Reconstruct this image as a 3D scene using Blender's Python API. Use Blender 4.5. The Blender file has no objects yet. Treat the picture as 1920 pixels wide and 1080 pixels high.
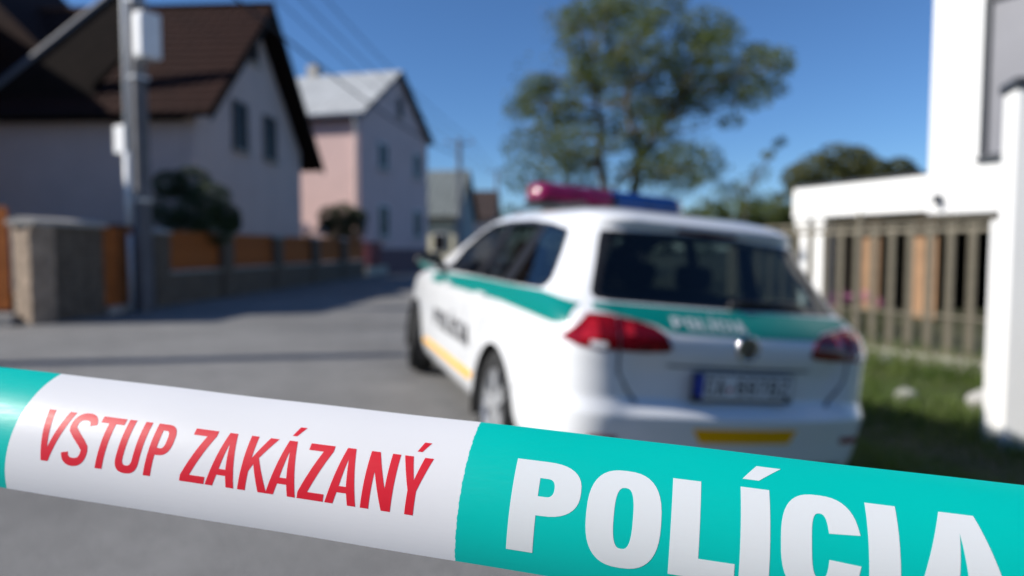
import bpy, bmesh, math, random
from mathutils import Vector, Matrix
from mathutils.bvhtree import BVHTree
R = math.radians
scene = bpy.context.scene
COL = scene.collection

# ------------------------------------------------------------------ camera
CAM_H = 1.21
F_PX, HZ = 1280.0, 466.0                      # focal length and horizon in 1920x1080 pixels
PITCH = math.atan((540.0 - HZ) / F_PX)
cam_d = bpy.data.cameras.new("camera")
cam = bpy.data.objects.new("camera", cam_d)
COL.objects.link(cam)
cam.location = (0, 0, CAM_H)
cam.rotation_euler = (math.pi / 2 - PITCH, 0, 0)
cam_d.sensor_width = 36.0
cam_d.lens = 36.0 * F_PX / 1920.0
cam_d.clip_start, cam_d.clip_end = 0.02, 3000
cam_d.dof.use_dof = True
cam_d.dof.focus_distance = 0.348
cam_d.dof.aperture_fstop = 4.1
cam_d.dof.aperture_blades = 0
scene.camera = cam

# ------------------------------------------------------------------ sky and sun
SUN_EL, SUN_BEHIND = R(32), R(9)              # sun to the left, a little behind the camera
sun_dir = Vector((-math.cos(SUN_EL) * math.cos(SUN_BEHIND),
                  -math.cos(SUN_EL) * math.sin(SUN_BEHIND), math.sin(SUN_EL)))
world = bpy.data.worlds.new("World")
scene.world = world
world.use_nodes = True
wn = world.node_tree.nodes
sky = wn.new("ShaderNodeTexSky")
sky.sky_type = 'NISHITA'
sky.sun_disc = False
sky.sun_elevation = SUN_EL
sky.sun_rotation = math.atan2(sun_dir.x, sun_dir.y)
sky.altitude = 300
sky.air_density, sky.dust_density, sky.ozone_density = 1.0, 0.0, 10.0
world.node_tree.links.new(sky.outputs[0], wn["Background"].inputs[0])
wn["Background"].inputs[1].default_value = 0.097
sun_d = bpy.data.lights.new("sun", 'SUN')
sun_d.energy, sun_d.angle, sun_d.color = 5.0, R(0.53), (1.0, 0.95, 0.87)
sun = bpy.data.objects.new("sun", sun_d)
COL.objects.link(sun)
sun.rotation_euler = sun_dir.to_track_quat('Z', 'Y').to_euler()
scene.view_settings.view_transform = 'Standard'
scene.view_settings.look = 'None'
scene.view_settings.gamma = 1
scene.view_settings.exposure = 0.35
scene.cycles.use_denoising = True
scene.cycles.max_bounces = 10
scene.cycles.caustics_reflective = False
scene.cycles.caustics_refractive = False

# ------------------------------------------------------------------ helpers
def lin(c):
    return tuple(((v / 255) / 12.92 if v / 255 <= 0.04045 else ((v / 255 + 0.055) / 1.055) ** 2.4) for v in c)

_mats = {}
def mat(name, col, rough=0.6, metal=0.0, var=0.0, scale=8.0, bump=0.0, bscale=None, coat=0.0, trans=0.0,
        spec=0.5, col2=None, alpha=None, sheen=0.0, ior=1.45, detail=5.0):
    if name in _mats:
        return _mats[name]
    m = bpy.data.materials.new(name)
    m.use_nodes = True
    nt = m.node_tree
    b = nt.nodes["Principled BSDF"]
    b.inputs["Base Color"].default_value = (*col, 1)
    b.inputs["Roughness"].default_value = rough
    b.inputs["Metallic"].default_value = metal
    b.inputs["Specular IOR Level"].default_value = spec
    b.inputs["Coat Weight"].default_value = coat
    b.inputs["Coat Roughness"].default_value = 0.04
    b.inputs["Transmission Weight"].default_value = trans
    b.inputs["IOR"].default_value = ior
    if var > 0 or bump > 0 or col2:
        tc = nt.nodes.new("ShaderNodeTexCoord")
        nz = nt.nodes.new("ShaderNodeTexNoise")
        nz.inputs["Scale"].default_value = scale
        nz.inputs["Detail"].default_value = detail
        nz.inputs["Roughness"].default_value = 0.62
        nt.links.new(tc.outputs["Object"], nz.inputs["Vector"])
        if var > 0 or col2:
            rp = nt.nodes.new("ShaderNodeValToRGB")
            rp.color_ramp.elements[0].position, rp.color_ramp.elements[1].position = 0.3, 0.7
            c2 = col2 or tuple(min(1, v * (1 + var)) for v in col)
            rp.color_ramp.elements[0].color = (*[v * (1 - var) for v in col], 1)
            rp.color_ramp.elements[1].color = (*c2, 1)
            nt.links.new(nz.outputs["Fac"], rp.inputs[0])
            nt.links.new(rp.outputs[0], b.inputs["Base Color"])
        if bump > 0:
            n2 = nt.nodes.new("ShaderNodeTexNoise")
            n2.inputs["Scale"].default_value = bscale or scale * 6
            n2.inputs["Detail"].default_value = 4
            nt.links.new(tc.outputs["Object"], n2.inputs["Vector"])
            bp = nt.nodes.new("ShaderNodeBump")
            bp.inputs["Strength"].default_value = bump
            bp.inputs["Distance"].default_value = 0.01
            nt.links.new(n2.outputs["Fac"], bp.inputs["Height"])
            nt.links.new(bp.outputs[0], b.inputs["Normal"])
    _mats[name] = m
    return m

def link(o, parent=None):
    COL.objects.link(o)
    if parent is not None:
        o.parent = parent
    return o

def empty(name, loc=(0, 0, 0), rz=0.0, label=None, cat=None, group=None):
    o = bpy.data.objects.new(name, None)
    o.empty_display_size = 0.1
    link(o)
    o.location = loc
    o.rotation_euler = (0, 0, rz)
    return tag(o, label, cat, group)

def tag(o, label=None, cat=None, group=None, kind=None):
    if label: o["label"] = label
    if cat: o["category"] = cat
    if group: o["group"] = group
    if kind: o["kind"] = kind
    return o

def obj(name, bm, m, parent=None, smooth=False, free=True):
    me = bpy.data.meshes.new(name)
    bm.to_mesh(me)
    if free: bm.free()
    for mm in (m if isinstance(m, (list, tuple)) else [m]):
        me.materials.append(mm)
    if smooth:
        me.shade_smooth()
    return link(bpy.data.objects.new(name, me), parent)

def pyobj(name, verts, faces, m, parent=None, smooth=False):
    me = bpy.data.meshes.new(name)
    me.from_pydata([tuple(v) for v in verts], [], faces)
    me.update()
    for mm in (m if isinstance(m, (list, tuple)) else [m]):
        me.materials.append(mm)
    if smooth: me.shade_smooth()
    return link(bpy.data.objects.new(name, me), parent)

def box(bm, c, s, rz=0.0, bevel=0.0, mtx=None, mi=0):
    """box of full size s centred on c"""
    M = Matrix.Translation(c) @ Matrix.Rotation(rz, 4, 'Z') @ Matrix.Diagonal((*s, 1))
    if mtx is not None: M = mtx @ M
    r = bmesh.ops.create_cube(bm, size=1.0, matrix=M)
    fs = set(f for v in r['verts'] for f in v.link_faces)
    for f in fs: f.material_index = mi
    if bevel > 0:
        es = list(set(e for v in r['verts'] for e in v.link_edges))
        bmesh.ops.bevel(bm, geom=es, offset=bevel, segments=2, affect='EDGES', profile=0.5)
    return bm

def tube(bm, pts, rad, n=8, cap=True):
    """tube along a list of points, rad scalar or list"""
    pts = [Vector(p) for p in pts]
    rad = rad if isinstance(rad, (list, tuple)) else [rad] * len(pts)
    rings = []
    ref = None
    for i, p in enumerate(pts):
        t = (pts[min(i + 1, len(pts) - 1)] - pts[max(i - 1, 0)]).normalized()
        if ref is None:
            ref = Vector((0, 0, 1)) if abs(t.z) < 0.9 else Vector((1, 0, 0))
        a = t.cross(ref).normalized()
        b = a.cross(t).normalized()
        ref = b
        rings.append([bm.verts.new(p + (a * math.cos(2 * math.pi * k / n) + b * math.sin(2 * math.pi * k / n)) * rad[i]) for k in range(n)])
    for r0, r1 in zip(rings, rings[1:]):
        for k in range(n):
            bm.faces.new((r0[k], r0[(k + 1) % n], r1[(k + 1) % n], r1[k]))
    if cap:
        bm.faces.new(rings[0][::-1]); bm.faces.new(rings[-1])
    return bm

def prism(bm, poly, d0, d1, axis='y', mtx=None, mi=0):
    """extrude polygon [(a,b)] between d0 and d1 along axis; a,b are the other two axes in order"""
    def P(a, b, d):
        return {'y': (a, d, b), 'x': (d, a, b), 'z': (a, b, d)}[axis]
    v0 = [bm.verts.new(P(a, b, d0)) for a, b in poly]
    v1 = [bm.verts.new(P(a, b, d1)) for a, b in poly]
    fs = [bm.faces.new(v0), bm.faces.new(v1[::-1])]
    n = len(poly)
    for i in range(n):
        fs.append(bm.faces.new((v0[i], v1[i], v1[(i + 1) % n], v0[(i + 1) % n])))
    for f in fs: f.material_index = mi
    if mtx is not None:
        bmesh.ops.transform(bm, matrix=mtx, verts=v0 + v1)
    bmesh.ops.recalc_face_normals(bm, faces=fs)
    return bm

def at(u, v, depth):
    """world point seen at photo pixel (u, v) at forward distance y = depth"""
    rx = (u - 960) / F_PX
    ru = (540 - v) / F_PX
    cp, sp = math.cos(PITCH), math.sin(PITCH)
    d = Vector((rx, cp + ru * sp, -sp + ru * cp))
    return Vector((0, 0, CAM_H)) + d * (depth / d.y)

def lerp(a, b, t): return a + (b - a) * t
def sst(a, b, x):
    t = max(0.0, min(1.0, (x - a) / (b - a)))
    return t * t * (3 - 2 * t)

def table(rows):
    """smooth (Catmull-Rom) interpolation of rows (key, v...)"""
    ks = [r[0] for r in rows]
    def f(k):
        if k <= ks[0]: return rows[0][1:]
        if k >= ks[-1]: return rows[-1][1:]
        i = max(j for j in range(len(ks)) if ks[j] <= k)
        i = min(i, len(ks) - 2)
        t = (k - ks[i]) / (ks[i + 1] - ks[i])
        out = []
        for c in range(1, len(rows[0])):
            p1, p2 = rows[i][c], rows[i + 1][c]
            h = ks[i + 1] - ks[i]
            d = (p2 - p1) / h
            def slope(j):
                if j <= 0: return (rows[1][c] - rows[0][c]) / (ks[1] - ks[0])
                if j >= len(ks) - 1: return (rows[-1][c] - rows[-2][c]) / (ks[-1] - ks[-2])
                a = (rows[j][c] - rows[j - 1][c]) / (ks[j] - ks[j - 1])
                b = (rows[j + 1][c] - rows[j][c]) / (ks[j + 1] - ks[j])
                return 0.0 if a * b <= 0 else 2 * a * b / (a + b)
            m1, m2 = slope(i) * h, slope(i + 1) * h
            t2, t3 = t * t, t * t * t
            out.append((2 * t3 - 3 * t2 + 1) * p1 + (t3 - 2 * t2 + t) * m1 + (-2 * t3 + 3 * t2) * p2 + (t3 - t2) * m2)
        return tuple(out)
    return f
# ------------------------------------------------------------------ police car: pose
# car axes: x forward from the rear bumper, y to the car's left, z up
CAR_TH, CAR_ROLL, CAR_PITCH = 0.3029, 0.0897, 0.0245
def car_matrix():
    F = Vector((-math.sin(CAR_TH), math.cos(CAR_TH), 0))
    L = Vector((-math.cos(CAR_TH), -math.sin(CAR_TH), 0))
    U = Vector((0, 0, 1))
    F, U = F * math.cos(CAR_PITCH) + U * math.sin(CAR_PITCH), U * math.cos(CAR_PITCH) - F * math.sin(CAR_PITCH)
    L, U = L * math.cos(CAR_ROLL) + U * math.sin(CAR_ROLL), U * math.cos(CAR_ROLL) - L * math.sin(CAR_ROLL)
    o = Vector((0.1387, 2.7722, 0.0)) - 0.9 * L
    M = Matrix.Identity(4)
    for i in range(3):
        M[i][0], M[i][1], M[i][2], M[i][3] = F[i], L[i], U[i], o[i]
    return M
CAR = car_matrix()

#           z     half w  rear(tailgate) rear(corner) front  taper
BODY = table([
    (0.17, 0.770, 0.100, 0.100, 4.40, 0.075),
    (0.22, 0.820, 0.045, 0.045, 4.47, 0.075),
    (0.30, 0.862, 0.012, 0.012, 4.53, 0.075),
    (0.40, 0.880, 0.000, 0.000, 4.555, 0.075),
    (0.50, 0.889, -0.016, -0.012, 4.56, 0.075),
    (0.518, 0.890, -0.018, -0.012, 4.56, 0.075),
    (0.533, 0.891, -0.008, -0.012, 4.56, 0.075),
    (0.582, 0.893, 0.042, -0.011, 4.558, 0.075),
    (0.595, 0.894, 0.050, -0.009, 4.555, 0.075),
    (0.70, 0.897, 0.050, 0.003, 4.54, 0.075),
    (0.80, 0.896, 0.026, 0.022, 4.47, 0.075),
    (0.86, 0.890, 0.030, 0.045, 4.38, 0.075),
    (0.90, 0.882, 0.055, 0.065, 4.22, 0.06),
    (0.95, 0.868, 0.110, 0.115, 3.88, 0.07),
    (1.00, 0.842, 0.185, 0.190, 3.52, 0.095),
    (1.04, 0.820, 0.232, 0.236, 3.34, 0.105),
    (1.10, 0.788, 0.275, 0.278, 3.17, 0.115),
    (1.20, 0.738, 0.348, 0.350, 2.92, 0.125),
    (1.30, 0.690, 0.425, 0.425, 2.66, 0.13),
    (1.35, 0.664, 0.440, 0.460, 2.51, 0.13),
    (1.38, 0.644, 0.420, 0.470, 2.41, 0.13),
    (1.41, 0.614, 0.450, 0.520, 2.30, 0.13),
    (1.435, 0.57, 0.530, 0.600, 2.17, 0.13),
    (1.455, 0.50, 0.660, 0.720, 2.04, 0.12),
    (1.472, 0.39, 0.840, 0.88, 1.88, 0.10),
    (1.483, 0.25, 1.02, 1.05, 1.70, 0.08),
    (1.489, 0.08, 1.25, 1.25, 1.45, 0.075),
])
def taper(x, k):
    r = max(0.0, (1.3 - x) / 1.3)
    f = max(0.0, (x - 2.9) / 1.6)
    return 1 - k * r * r - 0.11 * f * f
def body_outline(z):
    """half outline (y >= 0) from the rear centre round the side to the front centre"""
    hw, xt, xc, xf, k = BODY(z)
    L = xf - min(xt, xc)
    rx, ry = min(0.26, L * 0.3), min(0.26, hw * 0.42)
    g = sst(0.92, 1.08, z)
    fx, fy = min(lerp(0.75, 0.42, g), L * 0.3), min(lerp(0.42, 0.30, g), hw * 0.5)
    def rear(y):
        w = 1 - sst(0.50, 0.68, y)
        return lerp(xc, xt, w) + 0.105 * (y / 0.89) ** 2 * min(1, hw / 0.6)
    pts = []
    hwc = hw * taper(xc + rx, k)
    y0 = hwc - ry
    for i in range(14):
        y = y0 * i / 14
        pts.append((rear(y), y))
    x0 = rear(y0)
    e = 2.0 / 2.25
    for i in range(14):
        a = math.pi / 2 * i / 14
        pts.append((x0 + rx * (1 - max(0, math.cos(a)) ** e), y0 + ry * math.sin(a) ** e))
    xs, xe = x0 + rx, xf - fx - 0.02
    for i in range(49):
        x = lerp(xs, xe, i / 48)
        pts.append((x, hw * taper(x, k)))
    hf = hw * taper(xe, k)
    for i in range(1, 13):
        a = math.pi / 2 * i / 12
        pts.append((xe + fx * math.sin(a) ** 0.85, (hf - fy) + fy * max(0, math.cos(a)) ** 0.85))
    for i in range(1, 9):
        y = (hf - fy) * (1 - i / 8)
        pts.append((xe + fx + 0.02 * (1 - (y / max(hf - fy, 1e-6)) ** 2), y))
    return pts
def body_mesh():
    zs = [0.17, 0.185, 0.2, 0.22, 0.245, 0.27, 0.3, 0.33, 0.36, 0.39, 0.42, 0.45, 0.48, 0.51, 0.518, 0.526, 0.533, 0.545, 0.558, 0.57, 0.582, 0.59,
          0.6, 0.625, 0.65, 0.68, 0.71, 0.74, 0.77, 0.8, 0.825, 0.845, 0.86, 0.88, 0.9, 0.915, 0.93, 0.95, 0.965, 0.98, 1.0, 1.02, 1.04,
          1.065, 1.09, 1.115, 1.14, 1.17, 1.2, 1.23, 1.26, 1.29, 1.31, 1.33, 1.35, 1.365, 1.38, 1.395, 1.41, 1.423, 1.435, 1.446, 1.455,
          1.464, 1.472, 1.478, 1.483, 1.486, 1.489]
    bm = bmesh.new()
    rows = []
    for z in zs:
        h = body_outline(z)
        ring = [bm.verts.new((x, y, z)) for x, y in h]
        ring += [bm.verts.new((x, -y, z)) for x, y in h[-2:0:-1]]
        rows.append(ring)
    n = len(rows[0])
    for a, b in zip(rows, rows[1:]):
        for i in range(n):
            bm.faces.new((a[i], b[i], b[(i + 1) % n], a[(i + 1) % n]))
    bm.faces.new(rows[-1])
    bm.faces.new(rows[0][::-1])
    bmesh.ops.recalc_face_normals(bm, faces=bm.faces)
    return bm
# ------------------------------------------------------------------ ground, road
_o = CAR @ Vector((0, 0.9, 0))
_F2 = Vector((-math.sin(CAR_TH), math.cos(CAR_TH))); _L2 = Vector((-math.cos(CAR_TH), -math.sin(CAR_TH)))
def ground_z(x, y):
    """road surface height: a gentle rise ahead and a verge that falls away to the right under the car"""
    d = Vector((x - _o.x, y - _o.y))
    fx, fl = d.dot(_F2), -d.dot(_L2)
    rise = 0.0245 * max(0.0, min(4.2, fx)) if fx < 3.9 else 0.0245 * (3.9 + 0.3 * (1 - math.exp(-(fx - 3.9) / 0.3)))
    k = max(0.0, fl)
    k = k if k < 2.4 else 2.4 + 0.5 * (1 - math.exp(-(k - 2.4) / 0.5)) - 0.35 * sst(3.2, 5.5, k) * 2.4
    fade = (1 - sst(7.0, 15.0, y)) * sst(-6.0, -1.0, y)
    return rise - 0.0897 * k * fade
FEN = lambda y: -7.54 + 0.065 * y           # line of the left-hand fences
def road_r(y): return 0.95 + 0.02 * y if y > 0 else 0.95
def grid_sheet(name, xs_of_y, ys, zoff, m):
    vs, fs = [], []
    nx = None
    for y in ys:
        row = xs_of_y(y); nx = len(row)
        for x in row: vs.append((x, y, ground_z(x, y) + zoff(x, y)))
    for j in range(len(ys) - 1):
        for i in range(nx - 1):
            k = j * nx + i
            fs.append((k, k + 1, k + nx + 1, k + nx))
    return pyobj(name, vs, fs, m, smooth=True)
def frange(a, b, st):
    out = []; v = a
    while v < b - 1e-6: out.append(v); v += st
    return out + [b]
def soil_mat():
    m = mat("verge_soil", (0.035, 0.05, 0.018), 0.95, var=0.5, scale=3, bump=0.6, bscale=40, col2=(0.075, 0.075, 0.04))
    return m
gx = [-400, -200, -100, -60, -40, -25] + frange(-18, 14, 0.8) + [20, 30, 50, 80, 140, 250, 400]
gy = [-60, -30, -15, -8] + frange(-5, 22, 0.8) + [26, 32, 40, 55, 75, 100, 150, 250, 450, 900]
M_SOIL = soil_mat()
tag(grid_sheet("ground", lambda y: gx, gy, lambda x, y: -0.02 - (0.06 if (-8.5 < x < 0.6 + 0.02 * max(y, 0)) else 0), M_SOIL), kind="structure")
def asphalt():
    m = bpy.data.materials.new("asphalt"); m.use_nodes = True
    nt = m.node_tree; b = nt.nodes["Principled BSDF"]
    tc = nt.nodes.new("ShaderNodeTexCoord")
    def noise(sc, det=5, ro=0.6):
        n = nt.nodes.new("ShaderNodeTexNoise"); n.inputs["Scale"].default_value = sc; n.inputs["Detail"].default_value = det
        n.inputs["Roughness"].default_value = ro
        nt.links.new(tc.outputs["Object"], n.inputs["Vector"]); return n
    big, mid, fine = noise(0.45, 4), noise(4.0, 6), noise(140, 3, 0.7)
    vor = nt.nodes.new("ShaderNodeTexVoronoi"); vor.inputs["Scale"].default_value = 95
    nt.links.new(tc.outputs["Object"], vor.inputs["Vector"])
    r1 = nt.nodes.new("ShaderNodeValToRGB")
    r1.color_ramp.elements[0].position, r1.color_ramp.elements[1].position = 0.32, 0.68
    r1.color_ramp.elements[0].color = (0.160, 0.157, 0.152, 1); r1.color_ramp.elements[1].color = (0.235, 0.230, 0.222, 1)
    nt.links.new(big.outputs["Fac"], r1.inputs[0])
    def mul(a, fac_out, lo, hi):
        mr = nt.nodes.new("ShaderNodeMapRange"); mr.inputs[3].default_value, mr.inputs[4].default_value = lo, hi
        nt.links.new(fac_out, mr.inputs[0])
        mx = nt.nodes.new("ShaderNodeVectorMath"); mx.operation = 'MULTIPLY'
        nt.links.new(a, mx.inputs[0]); nt.links.new(mr.outputs[0], mx.inputs[1]); return mx.outputs[0]
    c = mul(r1.outputs[0], mid.outputs["Fac"], 0.72, 1.28)
    c = mul(c, fine.outputs["Fac"], 0.55, 1.45)
    c = mul(c, vor.outputs["Distance"], 1.25, 0.6)
    nt.links.new(c, b.inputs["Base Color"])
    b.inputs["Roughness"].default_value = 0.82
    bp = nt.nodes.new("ShaderNodeBump"); bp.inputs["Strength"].default_value = 0.7; bp.inputs["Distance"].default_value = 0.006
    nt.links.new(vor.outputs["Distance"], bp.inputs["Height"]); nt.links.new(bp.outputs[0], b.inputs["Normal"])
    return m
M_ASPH = asphalt()
def road_xs(y):
    l = -16.0 if y < 9.6 else FEN(y) - 0.1
    r = road_r(y)
    return [lerp(l, r, i / 30) for i in range(31)]
tag(grid_sheet("road", road_xs, frange(-8, 9.59, 0.4) + [9.6] + frange(10, 24, 0.5) + [28, 34, 42, 52, 66, 85, 120], lambda x, y: 0.0, M_ASPH), kind="structure")
# ------------------------------------------------------------------ lettering outlines (unit cap height)
def sarc(cx, cy, rx, ry, a0, a1, n, e=2.6):
    out = []
    for i in range(n + 1):
        a = R(lerp(a0, a1, i / n))
        c, s = math.cos(a), math.sin(a)
        out.append((cx + rx * math.copysign(abs(c) ** (2 / e), c), cy + ry * math.copysign(abs(s) ** (2 / e), s)))
    return out
def stroke(pts, w):
    L, Rr = [], []
    for i, p in enumerate(pts):
        a, b = pts[max(i - 1, 0)], pts[min(i + 1, len(pts) - 1)]
        dx, dy = b[0] - a[0], b[1] - a[1]
        l = math.hypot(dx, dy) or 1
        nx, ny = -dy / l * w / 2, dx / l * w / 2
        L.append((p[0] + nx, p[1] + ny)); Rr.append((p[0] - nx, p[1] - ny))
    return L + Rr[::-1]
def glyph(ch, w, s, h):
    """list of closed loops for a capital of width w, vertical stroke s, horizontal stroke h"""
    acc = None
    if ch in 'ÁÍÝ':
        acc = {'Á': 'A', 'Í': 'I', 'Ý': 'Y'}[ch]
        m = w / 2
        loops = glyph(acc, w, s, h)
        loops.append([(m - s * 0.42, 1.10), (m + s * 0.16, 1.10), (m + s * 0.98, 1.30), (m + s * 0.12, 1.30)])
        return loops
    if ch == 'I': return [[(0, 0), (w, 0), (w, 1), (0, 1)]]
    if ch == 'L': return [[(0, 0), (w, 0), (w, h), (s, h), (s, 1), (0, 1)]]
    if ch == 'T': return [[(w / 2 - s / 2, 0), (w / 2 + s / 2, 0), (w / 2 + s / 2, 1 - h), (w, 1 - h), (w, 1), (0, 1), (0, 1 - h), (w / 2 - s / 2, 1 - h)]]
    if ch == 'V': return [[(0, 1), (w / 2 - s * 0.52, 0), (w / 2 + s * 0.52, 0), (w, 1), (w - s * 1.02, 1), (w / 2, 0.26), (s * 1.02, 1)]]
    if ch == 'N': return [[(0, 0), (s, 0), (s, 0.64), (w - s * 1.08, 0), (w, 0), (w, 1), (w - s, 1), (w - s, 0.37), (s * 1.08, 1), (0, 1)]]
    if ch == 'Z': return [[(0, 0), (w, 0), (w, h), (s * 1.2, h), (w, 1 - h * 0.85), (w, 1), (0.03, 1), (0.03, 1 - h), (w - s * 1.22, 1 - h), (0, h * 0.85)]]
    if ch == 'A':
        c = w / 2; k = s * 0.53
        def xl(z, d=0.0): return lerp(0, c - k, z) + d
        y0, y1 = 0.20, 0.20 + h * 0.85
        i0, i1 = xl(y0, s * 1.03), xl(y1, s * 1.03)
        return [[(0, 0), (s, 0), (i0, y0), (w - i0, y0), (w - s, 0), (w, 0), (c + k, 1), (c - k, 1)],
                [(i1, y1), (w - i1, y1), (c, 0.80)]]
    if ch == 'K': return [[(0, 0), (s, 0), (s, 0.34), (s + 0.11 * w, 0.48), (w - s * 1.12, 0), (w, 0), (s + 0.33 * (w - s), 0.60), (w * 0.97, 1), (w * 0.97 - s * 1.15, 1), (s, 0.58), (s, 1), (0, 1)]]
    if ch == 'Y': return [[(w / 2 - s / 2, 0), (w / 2 + s / 2, 0), (w / 2 + s / 2, 0.40), (w, 1), (w - s * 1.05, 1), (w / 2, 0.58), (s * 1.05, 1), (0, 1), (w / 2 - s / 2, 0.40)]]
    if ch == 'U':
        o = sarc(w / 2, w * 0.5, w / 2, w * 0.5 + 0.015, 180, 360, 18)
        i = sarc(w / 2, w * 0.5, w / 2 - s, w * 0.5 - h, 360, 180, 18)
        return [[(0, 1)] + o + [(w, 1), (w - s, 1)] + i + [(s, 1)]]
    if ch == 'P':
        b = 0.40
        o = sarc(w * 0.45, (1 + b) / 2, w * 0.55, (1 - b) / 2, 90, -90, 20, 2.5)
        i = sarc(max(s * 1.02, w * 0.5), (1 + b) / 2, w - s - max(s * 1.02, w * 0.5), (1 - b) / 2 - h, 90, -90, 14, 2.5)
        return [[(0, 0), (s, 0), (s, b)] + o[::-1] + [(0, 1)], [(s, 1 - h)] + i + [(s, b + h)]]
    if ch == 'B':
        o1 = sarc(w * 0.5, 0.745, w * 0.46, 0.255, 90, -75, 12); o2 = sarc(w * 0.5, 0.26, w * 0.5, 0.26, 75, -90, 12)
        return [[(0, 0), (0, 1)] + o1 + o2, [(s, 1 - h), (w * 0.66, 1 - h), (w * 0.66, 0.52 + h / 2), (s, 0.52 + h / 2)],
                [(s, 0.52 - h / 2), (w * 0.68, 0.52 - h / 2), (w * 0.68, h), (s, h)]]
    if ch in 'O0': return [sarc(w / 2, 0.5, w / 2, 0.515, 0, 360, 44)[:-1], sarc(w / 2, 0.5, w / 2 - s, 0.515 - h, 0, 360, 32, 2.8)[:-1]]
    if ch == 'C':
        o = sarc(w / 2, 0.5, w / 2, 0.515, 14, 346, 44); i = sarc(w / 2, 0.5, w / 2 - s, 0.515 - h, 337, 23, 34, 2.8)
        return [[(w, 0.645)] + o[1:-1] + [(w, 0.355), (w - s, 0.375)] + i + [(w - s, 0.625)]]
    if ch == 'S':
        t = h
        top = sarc(w / 2, 0.75, w / 2 - s / 2, 0.262 - t / 2, 8, 200, 14, 2.3)
        bot = sarc(w / 2, 0.255, w / 2 - s / 2, 0.268 - t / 2, 20, -172, 14, 2.3)
        return [stroke(top + [(w * 0.33, 0.585), (w * 0.67, 0.43)] + bot, s * 0.97)]
    if ch == '8': return [sarc(w / 2, 0.5, w / 2, 0.51, 0, 360, 28)[:-1], sarc(w / 2, 0.74, w / 2 - s, 0.16, 0, 360, 14)[:-1], sarc(w / 2, 0.27, w / 2 - s, 0.17, 0, 360, 14)[:-1]]
    if ch == '6': return [sarc(w / 2, 0.5, w / 2, 0.51, 0, 360, 32)[:-1], sarc(w / 2, 0.30, w / 2 - s, 0.31 - h, 0, 360, 18)[:-1], [(s, 0.64), (w - 0.012, 0.60), (w - 0.012, 0.70), (w - s, 0.72), (w - s, 0.82), (w * 0.5, 0.87), (s, 0.80)]]
    if ch == '9': return [[(w - x, 1 - y) for x, y in l] for l in glyph('6', w, s, h)]
    if ch == '7': return [[(0, 1), (w, 1), (w, 1 - h), (w * 0.45, 0), (w * 0.45 - s, 0), (w - s * 1.1, 1 - h), (0, 1 - h)]]
    if ch == 'W':
        return [stroke([(0, 1), (w * 0.27, 0.04), (w * 0.5, 0.72), (w * 0.73, 0.04), (w, 1)], s)]
    return []
def loops_mesh(loops, step=None):
    """flat filled mesh in x, y from closed loops (holes allowed), cut into a grid of `step`"""
    bm = bmesh.new()
    for lp in loops:
        vs = [bm.verts.new((x, y, 0)) for x, y in lp]
        for i in range(len(vs)):
            bm.edges.new((vs[i], vs[(i + 1) % len(vs)]))
    bmesh.ops.triangle_fill(bm, use_beauty=True, use_dissolve=False, edges=bm.edges[:], normal=(0, 0, 1))
    if step:
        sx, sy = step if isinstance(step, tuple) else (step, step)
        for ax, st in ((0, sx), (1, sy)):
            if not st: continue
            lo = min(v.co[ax] for v in bm.verts); hi = max(v.co[ax] for v in bm.verts)
            k = math.ceil(lo / st)
            while k * st < hi:
                no = Vector((1, 0, 0)) if ax == 0 else Vector((0, 1, 0))
                bmesh.ops.bisect_plane(bm, geom=bm.verts[:] + bm.edges[:] + bm.faces[:], plane_co=no * (k * st), plane_no=no)
                k += 1
    for f in bm.faces:
        if f.normal.z < 0: f.normal_flip()
    return bm

def scan_quads(loops, sx, sy):
    """trapezoid decomposition of filled loops: list of quads in (x, y), rows no taller than sy, cells no wider than sx"""
    edges = []
    ys = set()
    for lp in loops:
        for i in range(len(lp)):
            a, b = lp[i], lp[(i + 1) % len(lp)]
            ys.add(round(a[1], 6))
            if abs(a[1] - b[1]) > 1e-7: edges.append((a, b) if a[1] < b[1] else (b, a))
    ys = sorted(ys)
    rows = []
    for y0, y1 in zip(ys, ys[1:]):
        if y1 - y0 < 1e-5: continue
        n = max(1, math.ceil((y1 - y0) / sy))
        rows += [(lerp(y0, y1, i / n), lerp(y0, y1, (i + 1) / n)) for i in range(n)]
    out = []
    for y0, y1 in rows:
        ym = (y0 + y1) / 2
        xs = []
        for a, b in edges:
            if a[1] <= ym < b[1]:
                f = lambda y: a[0] + (b[0] - a[0]) * (y - a[1]) / (b[1] - a[1])
                xs.append((f(ym), f(y0), f(y1)))
        xs.sort()
        for p, q in zip(xs[::2], xs[1::2]):
            n = max(1, math.ceil((q[0] - p[0]) / sx))
            for i in range(n):
                u, v = i / n, (i + 1) / n
                out.append(((lerp(p[1], q[1], u), y0), (lerp(p[1], q[1], v), y0), (lerp(p[2], q[2], v), y1), (lerp(p[2], q[2], u), y1)))
    return out
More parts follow.
